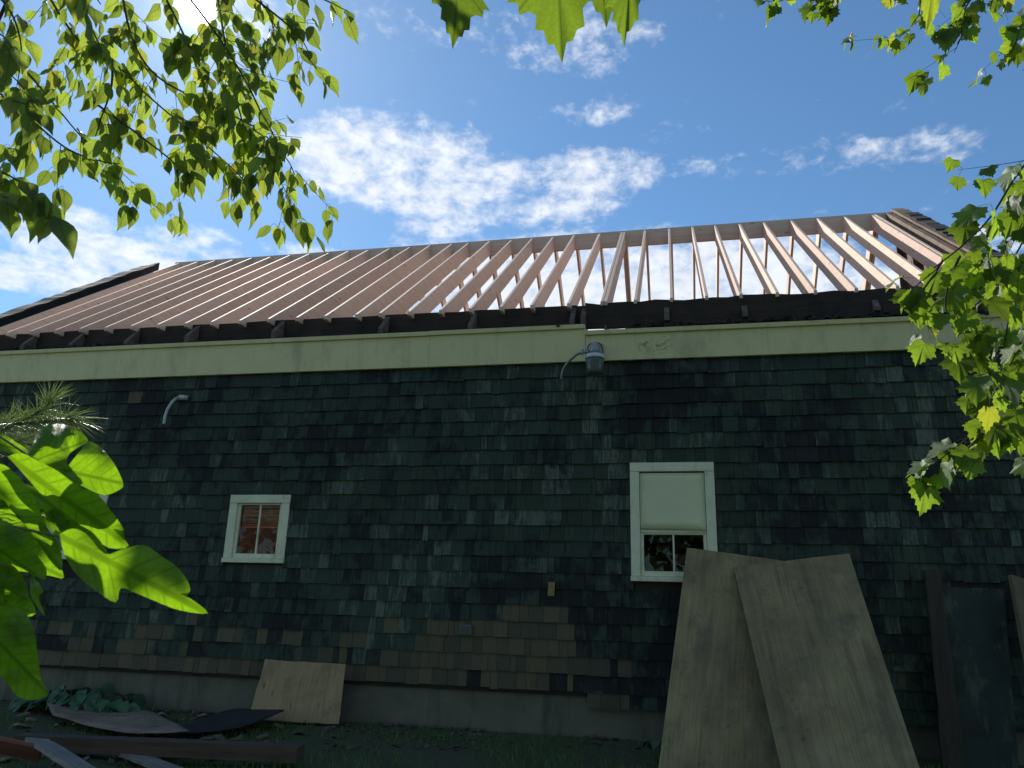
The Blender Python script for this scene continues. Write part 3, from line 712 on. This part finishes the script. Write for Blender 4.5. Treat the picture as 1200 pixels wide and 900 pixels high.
# ------------------------------------------------------------------ foliage tools
def leaf_shape(kind):
    """outline as rings from midrib: list of (u, v) half-outline, v along the leaf 0..1"""
    if kind == 'ovate':
        return [(0, 0), (.10, .03), (.20, .13), (.265, .28), (.28, .44), (.25, .60), (.17, .76), (.07, .90), (0.0, 1.08)]
    if kind == 'maple':
        return [(0, 0), (.14, -.05), (.30, -.06), (.36, .06), (.46, .14), (.42, .22), (.58, .42), (.46, .43), (.44, .56), (.34, .53), (.26, .56), (.27, .72), (.18, .74), (.14, .87), (.07, .88), (0, 1.05)]
    return [(0, 0), (.18, .1), (.26, .3), (.26, .5), (.18, .75), (0, 1.05)]
class Foliage:
    def __init__(s): s.v = []; s.f = []; s.uv = []; s.t = []
    def leaf(s, p, along, normal, size, kind, fold=.25, droop=.3, wid=1., tone=None):
        c_ = p+along.normalized()*size*.5-O           # the gap in the leaves where the sun comes through
        if c_.length < 6 and c_.normalized().angle(SUN) < .024: return
        along = along.normalized(); side = along.cross(normal)
        if side.length < 1e-3: side = along.orthogonal()
        side.normalize(); nrm = side.cross(along)
        sh = leaf_shape(kind); k = len(s.v); m_ = len(sh); tone = rnd.random() if tone is None else tone
        vmax = 1.04
        def pos(u, v):
            return p + side*(u*wid*size) + along*(v*size*(1-.12*droop*v)) + nrm*((abs(u)*fold - droop*v*v*.5 + .04*sin(9*v+u*7))*size)
        mids = []
        for u, v in sh:
            s.v.append(pos(0, v if kind != 'maple' else .22))
            s.uv.append((0, v if kind != 'maple' else .22))
        for u, v in sh: s.v.append(pos(u, v)); s.uv.append((u, v))
        for u, v in sh: s.v.append(pos(-u, v)); s.uv.append((-u, v))
        for i in range(m_-1):
            if kind == 'maple':
                c_ = k+4 if False else k
                s.f.append((k+m_+i, k+m_+i+1, k+1)); s.t.append(tone); s.f.append((k+2*m_+i+1, k+2*m_+i, k+1)); s.t.append(tone)
            else:
                s.f.append((k+i, k+m_+i, k+m_+i+1, k+i+1)); s.t.append(tone); s.f.append((k+i, k+i+1, k+2*m_+i+1, k+2*m_+i)); s.t.append(tone)
    def build(s, name, mat, parent=None, off=Vector()):
        me = bpy.data.meshes.new(name)
        me.from_pydata([tuple(v-off) for v in s.v], [], s.f); me.materials.append(mat)
        uvl = me.uv_layers.new(name='UVMap'); li = np.empty(len(me.loops), dtype=np.int32); me.loops.foreach_get('vertex_index', li)
        uvl.data.foreach_set('uv', np.array(s.uv, dtype=np.float32)[li].ravel())
        a = me.attributes.new('tone', 'FLOAT', 'FACE'); a.data.foreach_set('value', np.array(s.t, dtype=np.float32))
        me.shade_smooth()
        o = bpy.data.objects.new(name, me); C.objects.link(o)
        if parent: o.parent = parent
        return o
def rv(a=1): return Vector((rnd.uniform(-a, a), rnd.uniform(-a, a), rnd.uniform(-a, a)))
def dress(fo, wood_, path, size, kind, step, depth, r0, r1, spread=.05, twigs=.0, droop=1.0, wid=1., both=True, jit=.35, start=0):
    """leaves on petioles along a twig path; side twigs where twigs > 0"""
    P_ = catmull(path, 6); n_ = len(P_)
    wood_.tube(P_, [r0+(r1-r0)*i/(n_-1) for i in range(n_)], 5)
    acc = 0
    for i in range(1, n_):
        seg = P_[i]-P_[i-1]; acc += seg.length
        while acc > step:
            acc -= step
            if i < start: continue
            t = seg.normalized(); p = P_[i]+rv(.3*step)
            for sgn in ((-1, 1) if both else (rnd.choice((-1, 1)),)):
                if rnd.random() < .12: continue
                sd = t.cross((p-O).normalized()).normalized()*sgn
                pet = (sd*.6 + t*.5 + Vector((0, 0, -.5*droop)) + rv(.35)).normalized()
                q = p+pet*(spread*rnd.uniform(.5, 1.4))
                wood_.tube([p, (p+q)/2+Vector((0, 0, .004)), q], .0009 if size < .13 else .0014, 3, False)
                al = (pet*.55+Vector((0, 0, -.75*droop))+t*.25+rv(jit)).normalized()
                nr = ((O-q).normalized()*.7+Vector((0, 0, .75))+rv(.75)).normalized()
                fo.leaf(q, al, nr, size*rnd.uniform(.6, 1.15), kind, rnd.uniform(.05, .45), rnd.uniform(0, .6), wid)
            if twigs and rnd.random() < twigs:
                L = rnd.uniform(1.2, 3)*size
                sd = (t.cross((p-O).normalized()).normalized()*rnd.choice((-1, 1))*.8+t*.7+Vector((0, 0, -.45))+rv(.4)).normalized()
                dress(fo, wood_, [p, p+sd*L*.5+Vector((0, 0, -.01)), p+sd*L+Vector((0, 0, -.05*L))], size*.92, kind, step, depth, r1*.9, r1*.4, spread, 0, droop, wid, True, jit)
def pxpath(pts, Y, dy=0.0):
    n_ = len(pts); return [at(x, y, Y+dy*i/max(1, n_-1)) for i, (x, y) in enumerate(pts)]

# ---- tree at the upper left: toothed oval leaves against the sky
tb = Vector((-4.6, .9, gz(-4.6, .9)))
t1 = thing('elm_tree', 'tree with small oval leaves hanging into the upper left of the sky across the sun', 'tree', tb)
wd, fo = MB(), Foliage()
hub = at(120, -230, 2.3)
wd.tube(catmull([tb, tb+Vector((.1, 0, 1.6)), tb+Vector((.2, .1, 3.2)), tb+Vector((.5, .3, 4.6))]), [.17+.0*i for i in range(1)]*1 + [.17-.004*i for i in range(18)], 12)
top = tb+Vector((.5, .3, 4.6))
wd.tube(catmull([top, (top+hub)/2+Vector((0, 0, .35)), hub]), [.07-.003*i for i in range(13)], 8)
B = [
 ([(45, -25), (90, 45), (135, 75), (180, 118), (230, 160), (280, 205), (300, 232)], 2.6, .2, .055, .55),
 ([(140, -25), (155, 45), (185, 90), (250, 125), (300, 150), (335, 185), (345, 205)], 2.7, .1, .05, .75),
 ([(-30, 30), (20, 72), (60, 118), (95, 160), (125, 188)], 2.5, .2, .06, .5),
 ([(200, -30), (250, 35), (285, 90), (305, 130), (322, 165), (320, 215)], 2.6, .1, .05, .7),
 ([(250, -30), (262, 40), (272, 100), (285, 150), (285, 200), (282, 222)], 2.75, .1, .05, .7),
 ([(260, -30), (320, 15), (350, 42), (362, 62)], 2.5, .1, .05, .6),
 ([(320, -25), (370, -5), (405, 12)], 2.6, .1, .05, .5),
 ([(-30, 85), (25, 130), (75, 172), (115, 188), (140, 192)], 2.4, .2, .06, .5),
 ([(110, 120), (145, 145), (185, 175), (215, 200), (235, 212)], 2.6, .1, .055, .5),
 ([(132, 70), (130, 105), (118, 140), (112, 160)], 2.5, .0, .09, .2),
 ([(-30, -30), (10, 10), (25, 55), (20, 100)], 2.3, .1, .05, .5),
 ([(180, -30), (215, 40), (235, 90), (250, 130)], 2.65, .1, .05, .7),
 ([(60, -30), (75, 0), (100, 20), (120, 60)], 2.4, .1, .06, .5),
 ([(290, -30), (310, 10), (325, 35)], 2.5, .1, .06, .5),
]
for pts, Y, dy, step, tw in B:
    dress(fo, wd, pxpath(pts, Y, dy), .118, 'ovate', step*1.42, .2, .006, .002, .024, tw*.8, .95, 1.0, True)
    s0 = at(*pts[0], Y)
    if pts[0][1] < 0 or pts[0][0] < 0: wd.tube(catmull([hub, (hub+s0)/2+Vector((0, 0, .05)), s0], 4), .008, 5)
# nearer, larger sprays at the left edge
for pts, Y, step in (([(-60, 170), (-10, 195), (30, 218), (62, 250)], 1.55, .038), ([(-60, 215), (-20, 225), (10, 232)], 1.5, .05), ([(-60, 60), (-20, 80), (15, 90), (45, 130)], 1.9, .06), ([(-60, 100), (-30, 120), (10, 118), (40, 125)], 1.9, .09), ([(-40, 30), (0, 40), (18, 62)], 1.7, .08), ([(60, -70), (100, -20), (118, 5)], 1.6, .09), ([(220, -70), (255, -40), (285, -15)], 1.5, .10)):
    dress(fo, wd, pxpath(pts, Y), .115, 'ovate', step, .1, .004, .0015, .02, 0, 1.0, 1.0, True, .3)
    s0 = at(*pts[0], Y); wd.tube(catmull([hub, (hub+s0)/2+Vector((0, -.1, .05)), s0], 4), .006, 5)
# rest of the crown, above and left of the picture
for _ in range(44):
    a = top + Vector((rnd.uniform(-1.8, 1.2), rnd.uniform(-2.2, 1.6), rnd.uniform(-.6, 2.2))); e = a+Vector((rnd.uniform(-.8, .8), rnd.uniform(-.8, .8), rnd.uniform(-.5, .2)))
    wd.tube([top, (top+a)/2+Vector((0, 0, .15)), a], [.03, .015, .006], 5)
    dress(fo, wd, [a, (a+e)/2+Vector((0, 0, .08)), e], .095, 'ovate', .10, .1, .006, .002, .02, .5, .9)
wd.v = [tuple(Vector(v)-tb) for v in wd.v]
wd.build('trunk', bark, t1, True); fo.build('crown', leaf_elm, t1, tb)

# ---- maple at the right
tb = Vector((4.3, 1.6, gz(4.3, 1.6)))
t2 = thing('maple_tree', 'maple whose sunlit lobed leaves hang down the right side and along the top border', 'tree', tb)
wd, fo = MB(), Foliage()
top = tb+Vector((-.3, .2, 4.4)); fork = tb+Vector((-.15, .1, 2.6))
wd.tube(catmull([tb, tb+Vector((0, 0, 1.2)), fork, top]), [.19-.005*i for i in range(19)], 12)
hubR = at(1330, 60, 3.2); wd.tube(catmull([fork, (fork+hubR)/2+Vector((.1, .2, .1)), hubR]), [.05-.0025*i for i in range(13)], 7)
hubT = at(1100, -260, 2.4); wd.tube(catmull([top, (top+hubT)/2+Vector((0, 0, .3)), hubT]), [.06-.003*i for i in range(13)], 7)
R = [
 ([(1230, 165), (1195, 200), (1160, 255), (1125, 290), (1090, 318), (1066, 345)], 3.3, 0, .10, .3, 6),
 ([(1240, 220), (1212, 250), (1195, 290), (1175, 320), (1165, 350)], 3.4, .1, .08, .5, 0),
 ([(1160, 265), (1150, 300), (1142, 340), (1138, 380), (1135, 410)], 3.35, 0, .08, .4, 0),
 ([(1240, 270), (1205, 310), (1185, 360), (1175, 420), (1170, 470)], 3.5, .1, .075, .5, 0),
 ([(1250, 370), (1205, 390), (1185, 425), (1168, 455), (1160, 470)], 3.45, .1, .075, .5, 0),
 ([(1260, 450), (1205, 468), (1160, 495), (1115, 528), (1080, 556)], 3.5, .1, .036, 0, 0),
 ([(1150, 510), (1130, 530), (1120, 548)], 3.5, 0, .05, 0, 0),
 ([(1125, 300), (1112, 330), (1108, 360), (1118, 375)], 3.3, 0, .09, .3, 0),
 ([(1105, 305), (1085, 335), (1070, 350), (1064, 358)], 3.3, 0, .08, .3, 0),
 ([(1260, 150), (1225, 195), (1205, 225), (1200, 260)], 3.3, 0, .08, .4, 0)]
for pts, Y, dy, step, tw, st_ in R:
    dress(fo, wd, pxpath(pts, Y, dy), .122, 'maple', step*1.2, .1, .006, .002, .05, tw, .85, 1.05, True, .5)
    s0 = at(*pts[0], Y)
    if pts[0][0] > 1200: wd.tube(catmull([hubR, (hubR+s0)/2+Vector((.08, 0, .02)), s0], 4), .010, 5)
T = [
 ([(1165, -40), (1128, 15), (1127, 40), (1118, 62)], 3.4, .08, .1, .5),
 ([(1075, -40), (1078, 10), (1070, 30), (1048, 48)], 3.6, .08, .095, .35),
 ([(1230, -10), (1200, 25), (1190, 50), (1185, 62)], 3.4, .08, .1, .4),
 ([(1190, -50), (1165, -5), (1160, 15)], 3.2, .08, .11, .4),
 ([(1040, -60), (985, -12), (940, -2), (900, 2)], 3.3, .07, .095, .3),
 ([(1010, -60), (985, -15), (975, 5), (985, 12)], 3.2, .08, .10, .3)]
for pts, Y, step, sz, tw in T:
    dress(fo, wd, pxpath(pts, Y), sz, 'maple', step, .1, .005, .0015, .03, tw, 1.0, .95, True, .45)
    s0 = at(*pts[0], Y); wd.tube(catmull([hubT, (hubT+s0)/2+Vector((0, 0, .05)), s0], 4), .007, 5)
def hang(px, py, tx, ty, Y, wid=1., turn=0, tone=.5, fold=.15):
    a = at(px, py, Y); b = at(tx, ty, Y+.03); al = b-a
    view = (O-a).normalized(); nr = (view*cos(turn)+view.cross(al.normalized())*sin(turn))
    fo.leaf(a, al, nr, al.length/1.02, 'maple', fold, .12, wid, tone)
    j = at(px+8, py-70, Y); wd.tube([a, (a+j)/2, j], .0015, 4, False); wd.tube(catmull([hubT, (hubT+j)/2+Vector((0, 0, .1)), j], 4), .005, 5)
hang(536, -28, 532, 54, 1.55, .82, .3, .0); hang(655, -45, 657, 68, 1.5, .86, -.2, .35)  # first leaf's low tone puts the shade it hangs in into its colour
hang(700, -60, 712, 28, 1.6, .9, .3, .0); hang(742, -40, 729, 52, 1.45, .60, -.5, .4); hang(1095, -42, 1087, 36, 1.5, .50, .3, .94, .05)
for _ in range(46):
    a = top + Vector((rnd.uniform(-1.6, 2.0), rnd.uniform(-2.4, 1.4), rnd.uniform(-.8, 2.2))); e = a+Vector((rnd.uniform(-.8, .8), rnd.uniform(-.8, .8), rnd.uniform(-.5, .2)))
    wd.tube([top, (top+a)/2+Vector((0, 0, .15)), a], [.03, .015, .006], 5)
    dress(fo, wd, [a, (a+e)/2+Vector((0, 0, .08)), e], .12, 'maple', .11, .1, .006, .002, .04, .5, .9)
wd.v = [tuple(Vector(v)-tb) for v in wd.v]
wd.build('trunk', bark, t2, True); fo.build('crown', leaf_maple, t2, tb)

# ---- pine sprig at the left
tb = Vector((-5.2, 2.6, gz(-5.2, 2.6)))
t3 = thing('pine_tree', 'pine whose needled twig tip pokes in from the left over the dark wall', 'tree', tb)
wd, fo = MB(), Foliage()
wd.tube(catmull([tb, tb+Vector((.05, 0, 2)), tb+Vector((.1, .05, 4.2)), tb+Vector((.1, .1, 6))]), [.13-.006*i for i in range(19)], 10)
def tuft(p, ax, n_, L, sp_=1.0):
    for _ in range(n_):
        dirn = (ax*rnd.uniform(.35, 1.2)+rv(1)*sp_*.75).normalized(); l = L*rnd.uniform(.7, 1.1); sd = dirn.cross(rv(1)).normalized()*.0011
        k = len(fo.v); b0 = p+rv(.008); e_ = b0+dirn*l+Vector((0, 0, -.1*l)); m2 = b0+dirn*l*.5
        tn = rnd.random()*.85
        fo.v += [b0-sd, b0+sd, m2+sd, m2-sd, e_]; fo.uv += [(-.1, 0), (.1, 0), (.1, .5), (-.1, .5), (0, 1)]
        fo.f += [(k, k+1, k+2, k+3), (k+3, k+2, k+4)]; fo.t += [tn, tn]
def pinetwig(pts, L=.125, dens=.009, r0=.005, n_=11):
    P_ = catmull(pts, 6); wd.tube(P_, [r0*(1-.6*i/len(P_)) for i in range(len(P_))], 6)
    for i in range(2, len(P_)):
        seg = P_[i]-P_[i-1]; c_ = max(1, int(seg.length/dens))
        for q in range(c_): tuft(P_[i-1]+seg*(q/c_), seg.normalized(), n_, L, .95)
    tuft(P_[-1], (P_[-1]-P_[-2]).normalized(), 30, L*1.1, .75)
Yp = 2.6
root = at(-90, 560, Yp); wd.tube(catmull([tb+Vector((.03, 0, 2.3)), (tb+Vector((0, 0, 2.3))+root)/2+Vector((0, 0, -.1)), root]), [.03-.0015*i for i in range(13)], 7)
pinetwig([root, at(-20, 515, Yp), at(20, 496, Yp), at(50, 480, Yp), at(58, 470, Yp)])
pinetwig([at(20, 497, Yp), at(50, 495, Yp), at(75, 491, Yp-.03), at(86, 492, Yp-.03)], n_=11)
pinetwig([at(-30, 520, Yp), at(-5, 500, Yp+.05), at(12, 492, Yp+.05)], n_=8)
pinetwig([at(-30, 530, Yp), at(-5, 520, Yp), at(22, 518, Yp)], n_=8)
for _ in range(12):
    z = rnd.uniform(2.6, 5.6); an = rnd.uniform(1.6, 5.2); a = tb+Vector((.1, 0, z)); e = a+Vector((cos(an)*1.1, sin(an)*1.1, .1)); pinetwig([a, (a+e)/2+Vector((0, 0, -.05)), e], .1, .05, .012, 8)
wd.v = [tuple(Vector(v)-tb) for v in wd.v]
wd.build('trunk', bark, t3, True); fo.build('crown', needle, t3, tb)

# ---- young broad-leaved sapling close by on the left
tb = Vector((-1.75, .75, gz(-1.75, .75)))
t4 = thing('young_sapling', 'sapling with very large bright backlit leaves close by at the left border', 'sapling', tb)
mbs = MB(); stem_top = at(-150, 420, 1.0)
mbs.tube(catmull([tb, tb.lerp(stem_top, .5)+Vector((-.03, 0, 0)), stem_top]), [.016-.0006*i for i in range(13)], 8)
s_ = 2.368
LV = [
 ([(85, 215), (100, 165), (130, 140), (170, 135), (215, 150), (245, 180), (225, 195), (195, 215), (185, 240), (200, 262), (230, 300), (180, 310), (120, 270)], 1.16, .0004, -.0006, (100, 235), .15),
 ([(190, 250), (212, 222), (245, 185), (265, 190), (290, 210), (320, 250), (342, 300), (330, 318), (290, 332), (250, 318), (215, 300), (160, 275)], 1.12, -.0003, .0004, (120, 250), .55),
 ([(20, 225), (60, 215), (110, 240), (160, 265), (220, 310), (265, 325), (300, 365), (345, 430), (312, 425), (358, 472), (300, 478), (240, 430), (180, 380), (120, 335), (80, 290), (40, 245)], 1.06, .0005, .0002, (20, 225), .95),
 ([(165, 440), (200, 425), (240, 440), (290, 495), (340, 482), (400, 470), (450, 503), (490, 530), (520, 570), (527, 600), (500, 606), (530, 620), (577, 660), (500, 652), (440, 630), (380, 605), (335, 590), (322, 630), (270, 600), (215, 555), (180, 500)], .98, .0006, -.0003, (175, 450), .8),
 ([(-60, 250), (0, 245), (40, 270), (90, 330), (130, 420), (165, 470), (172, 540), (140, 515), (100, 455), (60, 405), (0, 345), (-60, 320)], 1.02, .0003, .0003, (-50, 280), .08),
 ([(-60, 335), (0, 340), (35, 352), (77, 405), (50, 432), (12, 405), (-60, 390)], 1.00, .0002, .0, (-50, 360), .9),
 ([(-60, 400), (0, 400), (50, 430), (95, 490), (128, 535), (120, 568), (60, 535), (0, 515), (-60, 505)], .96, .0004, .0, (-50, 450), .12),
 ([(-60, 505), (0, 508), (40, 530), (72, 575), (78, 622), (45, 608), (28, 598), (18, 642), (-60, 640)], .94, .0, .0, (-50, 560), .95),
 ([(84, 550), (100, 565), (120, 600), (106, 612), (126, 668), (100, 638), (84, 605)], 1.0, .0, .0, (84, 555), .95),
 ([(-60, 640), (10, 640), (62, 650), (92, 700), (104, 770), (115, 845), (135, 885), (95, 900), (50, 892), (18, 850), (-60, 760)], .90, .0003, .0, (-50, 690), .05),
 ([(115, 372), (160, 368), (195, 410), (182, 442), (150, 442), (157, 415), (130, 402)], 1.05, .0, .0, (120, 375), .9),
 ([(-60, 150), (0, 158), (40, 182), (80, 212), (40, 222), (0, 205), (-60, 200)], 1.12, .0, .0, (-50, 180), .9),
 ([(60, 300), (140, 325), (230, 395), (292, 470), (230, 482), (150, 435), (90, 370)], 1.16, .0, .0, (60, 300), .2),
 ([(-60, 430), (40, 405), (110, 440), (150, 500), (178, 560), (140, 556), (70, 545), (-60, 520)], 1.18, .0, .0, (-50, 450), .3),
 ([(-60, 590), (20, 560), (70, 600), (100, 660), (40, 672), (-60, 670)], 1.10, .0, .0, (-50, 620), .3),
 ([(165, 392), (215, 412), (262, 440), (302, 498), (275, 486), (228, 466), (185, 440)], 1.09, .0, .0, (168, 400), .85)]
for pts, Y0, gx_, gy_, basept, tone in LV:
    pp = [(x/s_, 440+y/s_) for x, y in pts]
    ring = catmull([Vector((x, y, 0)) for x, y in pp+[pp[0]]], 3)[:-1]
    bx_, by_ = basept[0]/s_, 440+basept[1]/s_
    far = max(pp, key=lambda q: (q[0]-bx_)**2+(q[1]-by_)**2); dx_, dy_ = far[0]-bx_, far[1]-by_; L = math.hypot(dx_, dy_)+1e-6; dx_, dy_ = dx_/L, dy_/L
    cx = sum(p[0] for p in pp)/len(pp); cy = sum(p[1] for p in pp)/len(pp)
    bm = bmesh.new(); vs_ = [bm.verts.new((v.x, v.y, 0)) for v in ring]; f_ = bm.faces.new(vs_)
    bmesh.ops.triangulate(bm, faces=[f_]); 
    bmesh.ops.subdivide_edges(bm, edges=list(bm.edges), cuts=2, use_grid_fill=True); bmesh.ops.triangulate(bm, faces=list(bm.faces))
    org = at(bx_, by_, Y0); uvs = []
    for v in bm.verts:
        x, y = v.co.x, v.co.y
        al = ((x-bx_)*dx_+(y-by_)*dy_)/L; ac = (-(x-bx_)*dy_+(y-by_)*dx_)/L
        Y = Y0+gx_*(x-cx)*1.5+gy_*(y-cy)*1.5 + .05*abs(ac)*(1 if tone > .5 else -1) + .05*al*al + .006*sin(al*14+ac*5) + .02*sin(ac*9)
        uvs.append((ac, al)); v.co = at(x, y, Y)-org
    bm.verts.index_update(); me = bpy.data.meshes.new('leaf'); bm.to_mesh(me); bm.free()
    me.materials.append(leaf_big); uvl = me.uv_layers.new(name='UVMap'); li = np.empty(len(me.loops), dtype=np.int32); me.loops.foreach_get('vertex_index', li)
    uvl.data.foreach_set('uv', np.array(uvs, dtype=np.float32)[li].ravel()); a_ = me.attributes.new('tone', 'FLOAT', 'FACE'); a_.data.foreach_set('value', np.full(len(me.polygons), .45, dtype=np.float32)); me.shade_smooth()
    o = bpy.data.objects.new('leaf', me); C.objects.link(o); o.parent = t4; o.location = org-tb
    j = tb.lerp(stem_top, rnd.uniform(.75, 1.0)); mbs.tube(catmull([j, (j+org)/2+Vector((0, 0, .02)), org], 4), .0022, 5, False)
mbs.v = [tuple(Vector(v)-tb) for v in mbs.v]; mbs.build('stem', stemg, t4, True)

# ---- hosta clump and small weed by the wall
def clump(name, c, n_, rad, L, label, cat):
    root = thing(name, label, cat, c); fo = Foliage(); st_ = MB()
    for i in range(n_):
        an = rnd.uniform(0, 2*pi); rr = rad*math.sqrt(rnd.random()); b = Vector((cos(an)*rr*1.7, sin(an)*rr*.6, .02)); out = Vector((cos(an), sin(an)*.8, 0))
        h = rnd.uniform(.10, .26)*(1.2-rr/rad*.6); q = b+out*.06+Vector((0, 0, h)); st_.tube([Vector((b.x*.8, b.y*.8, 0)), b+Vector((0, 0, h*.6)), q], .004, 4)
        fo.leaf(q, out+Vector((0, 0, -.25))+rv(.3), Vector((0, -.5, 1))+rv(.4), L*rnd.uniform(.7, 1.2), 'ovate', .3, .9, 1.25)
    st_.build('stem', stemg, root, True); fo.build('foliage', leaf_hosta, root)
g0 = G(128, 826); g0.y = min(g0.y, 8.2)
clump('hosta_plant', (g0.x, g0.y, gz(g0.x, g0.y)), 95, .42, .20, 'hosta clump with dark green veined leaves against the foundation at lower left', 'plant')
g0 = G(778, 893)
clump('hosta_plant', (g0.x-.05, g0.y, gz(g0.x, g0.y)), 8, .07, .13, 'small leafy plant at the foot of the leaning plywood sheet', 'plant')

# ---- grass of the yard strip
N = 52000; rg = np.random.default_rng(4)
gx = rg.uniform(-11, 5, N); gy = YW-.05-rg.random(N)**1.1*5.2
dens = np.sin(gx*1.7+gy*2.1)+np.sin(gx*.9-gy*3.3)+.9*np.sin(gx*4.3+1)+rg.normal(0, .7, N)
near = (gy > YW-.5)
keep = (dens > -.6) & ~(near & (rg.random(N) < .72)); gx, gy = gx[keep], gy[keep]; N = len(gx)
gzv = np.array([gz(a, b) for a, b in zip(gx, gy)])-.005
h = rg.uniform(.03, .085, N)*(.7+.5*rg.random(N)); an = rg.uniform(0, 2*pi, N); ln = rg.uniform(.1, .9, N)*h; aw = rg.uniform(0, 2*pi, N); ww = rg.uniform(.0018, .004, N)
V_ = np.empty((N, 5, 3)); wx, wy = np.cos(aw)*ww, np.sin(aw)*ww; lx, ly = np.cos(an)*ln, np.sin(an)*ln
V_[:, 0] = np.stack([gx-wx, gy-wy, gzv], 1); V_[:, 1] = np.stack([gx+wx, gy+wy, gzv], 1)
V_[:, 2] = np.stack([gx+wx*.8+lx*.35, gy+wy*.8+ly*.35, gzv+h*.6], 1); V_[:, 3] = np.stack([gx-wx*.8+lx*.35, gy-wy*.8+ly*.35, gzv+h*.6], 1)
V_[:, 4] = np.stack([gx+lx, gy+ly, gzv+h], 1)
idx = np.arange(N)*5
me = bpy.data.meshes.new('grass'); fl = [tuple(q) for q in np.stack([idx, idx+1, idx+2, idx+3], 1).tolist()]+[tuple(q) for q in np.stack([idx+3, idx+2, idx+4], 1).tolist()]
me.from_pydata(V_.reshape(-1, 3).tolist(), [], fl); me.materials.append(grass_m)
tn = rg.random(N).astype(np.float32)*.88; a_ = me.attributes.new('tone', 'FLOAT', 'FACE'); a_.data.foreach_set('value', np.concatenate([tn, tn]))
me.uv_layers.new(name='UVMap')
o = bpy.data.objects.new('grass', me); C.objects.link(o); tag(o, 'short dark grass growing in the shade below the wall', 'grass', kind='stuff')

# ---- unseen trees added behind the viewer to shade the lower wall and darken the panes
def added_yard_tree(x, y, h, rad, label, seed):
    r = random.Random(seed); b = Vector((x, y, gz(x, y))); root = thing('added_shade_tree', label, 'tree', b, 0, 'unseen trees added to shade the wall')
    m_ = MB(); m_.tube(catmull([(0, 0, 0), (.1, .05, h*.3), (-.1, .1, h*.6), (0, 0, h*.88)]), [.28-.012*i for i in range(19)], 10)
    f2 = Foliage()
    for _ in range(26):
        a = Vector((r.gauss(0, .5), r.gauss(0, .5), r.uniform(-.55, .75))); a = a.normalized()*r.uniform(.45, 1)
        c_ = Vector((a.x*rad, a.y*rad, h*.62+a.z*h*.40)); m_.tube([(0, 0, h*r.uniform(.3, .7)), c_*.6+Vector((0, 0, h*.25)), c_], [.08, .05, .015], 5)
        for _ in range(95):
            q = c_+Vector((r.gauss(0, .5), r.gauss(0, .5), r.gauss(0, .4)))*rad*.34
            f2.leaf(q, Vector((r.uniform(-1, 1), r.uniform(-1, 1), -.6)), Vector((r.uniform(-1, 1), r.uniform(-1, 1), 1.2)), r.uniform(.25, .5), 'ovate', .2, .3, 1.5)
    m_.build('trunk', bark, root, True); f2.build('crown', leaf_elm, root)
added_yard_tree(-13, -7, 11, 4.4, 'broad unseen tree added for shade far out to the left behind the viewer', 1)
added_yard_tree(-6, -10, 13, 4.8, 'tall unseen tree added for shade behind the viewer, left of the middle one', 2)
added_yard_tree(.5, -9, 12, 4.6, 'middle unseen tree added for shade straight behind the viewer', 3)
added_yard_tree(7, -9, 13, 4.8, 'tall unseen tree added for shade behind the viewer to the right', 4)
added_yard_tree(12.5, -3, 11, 4.4, 'broad unseen tree added for shade, standing far out to the right of the barn yard', 5)
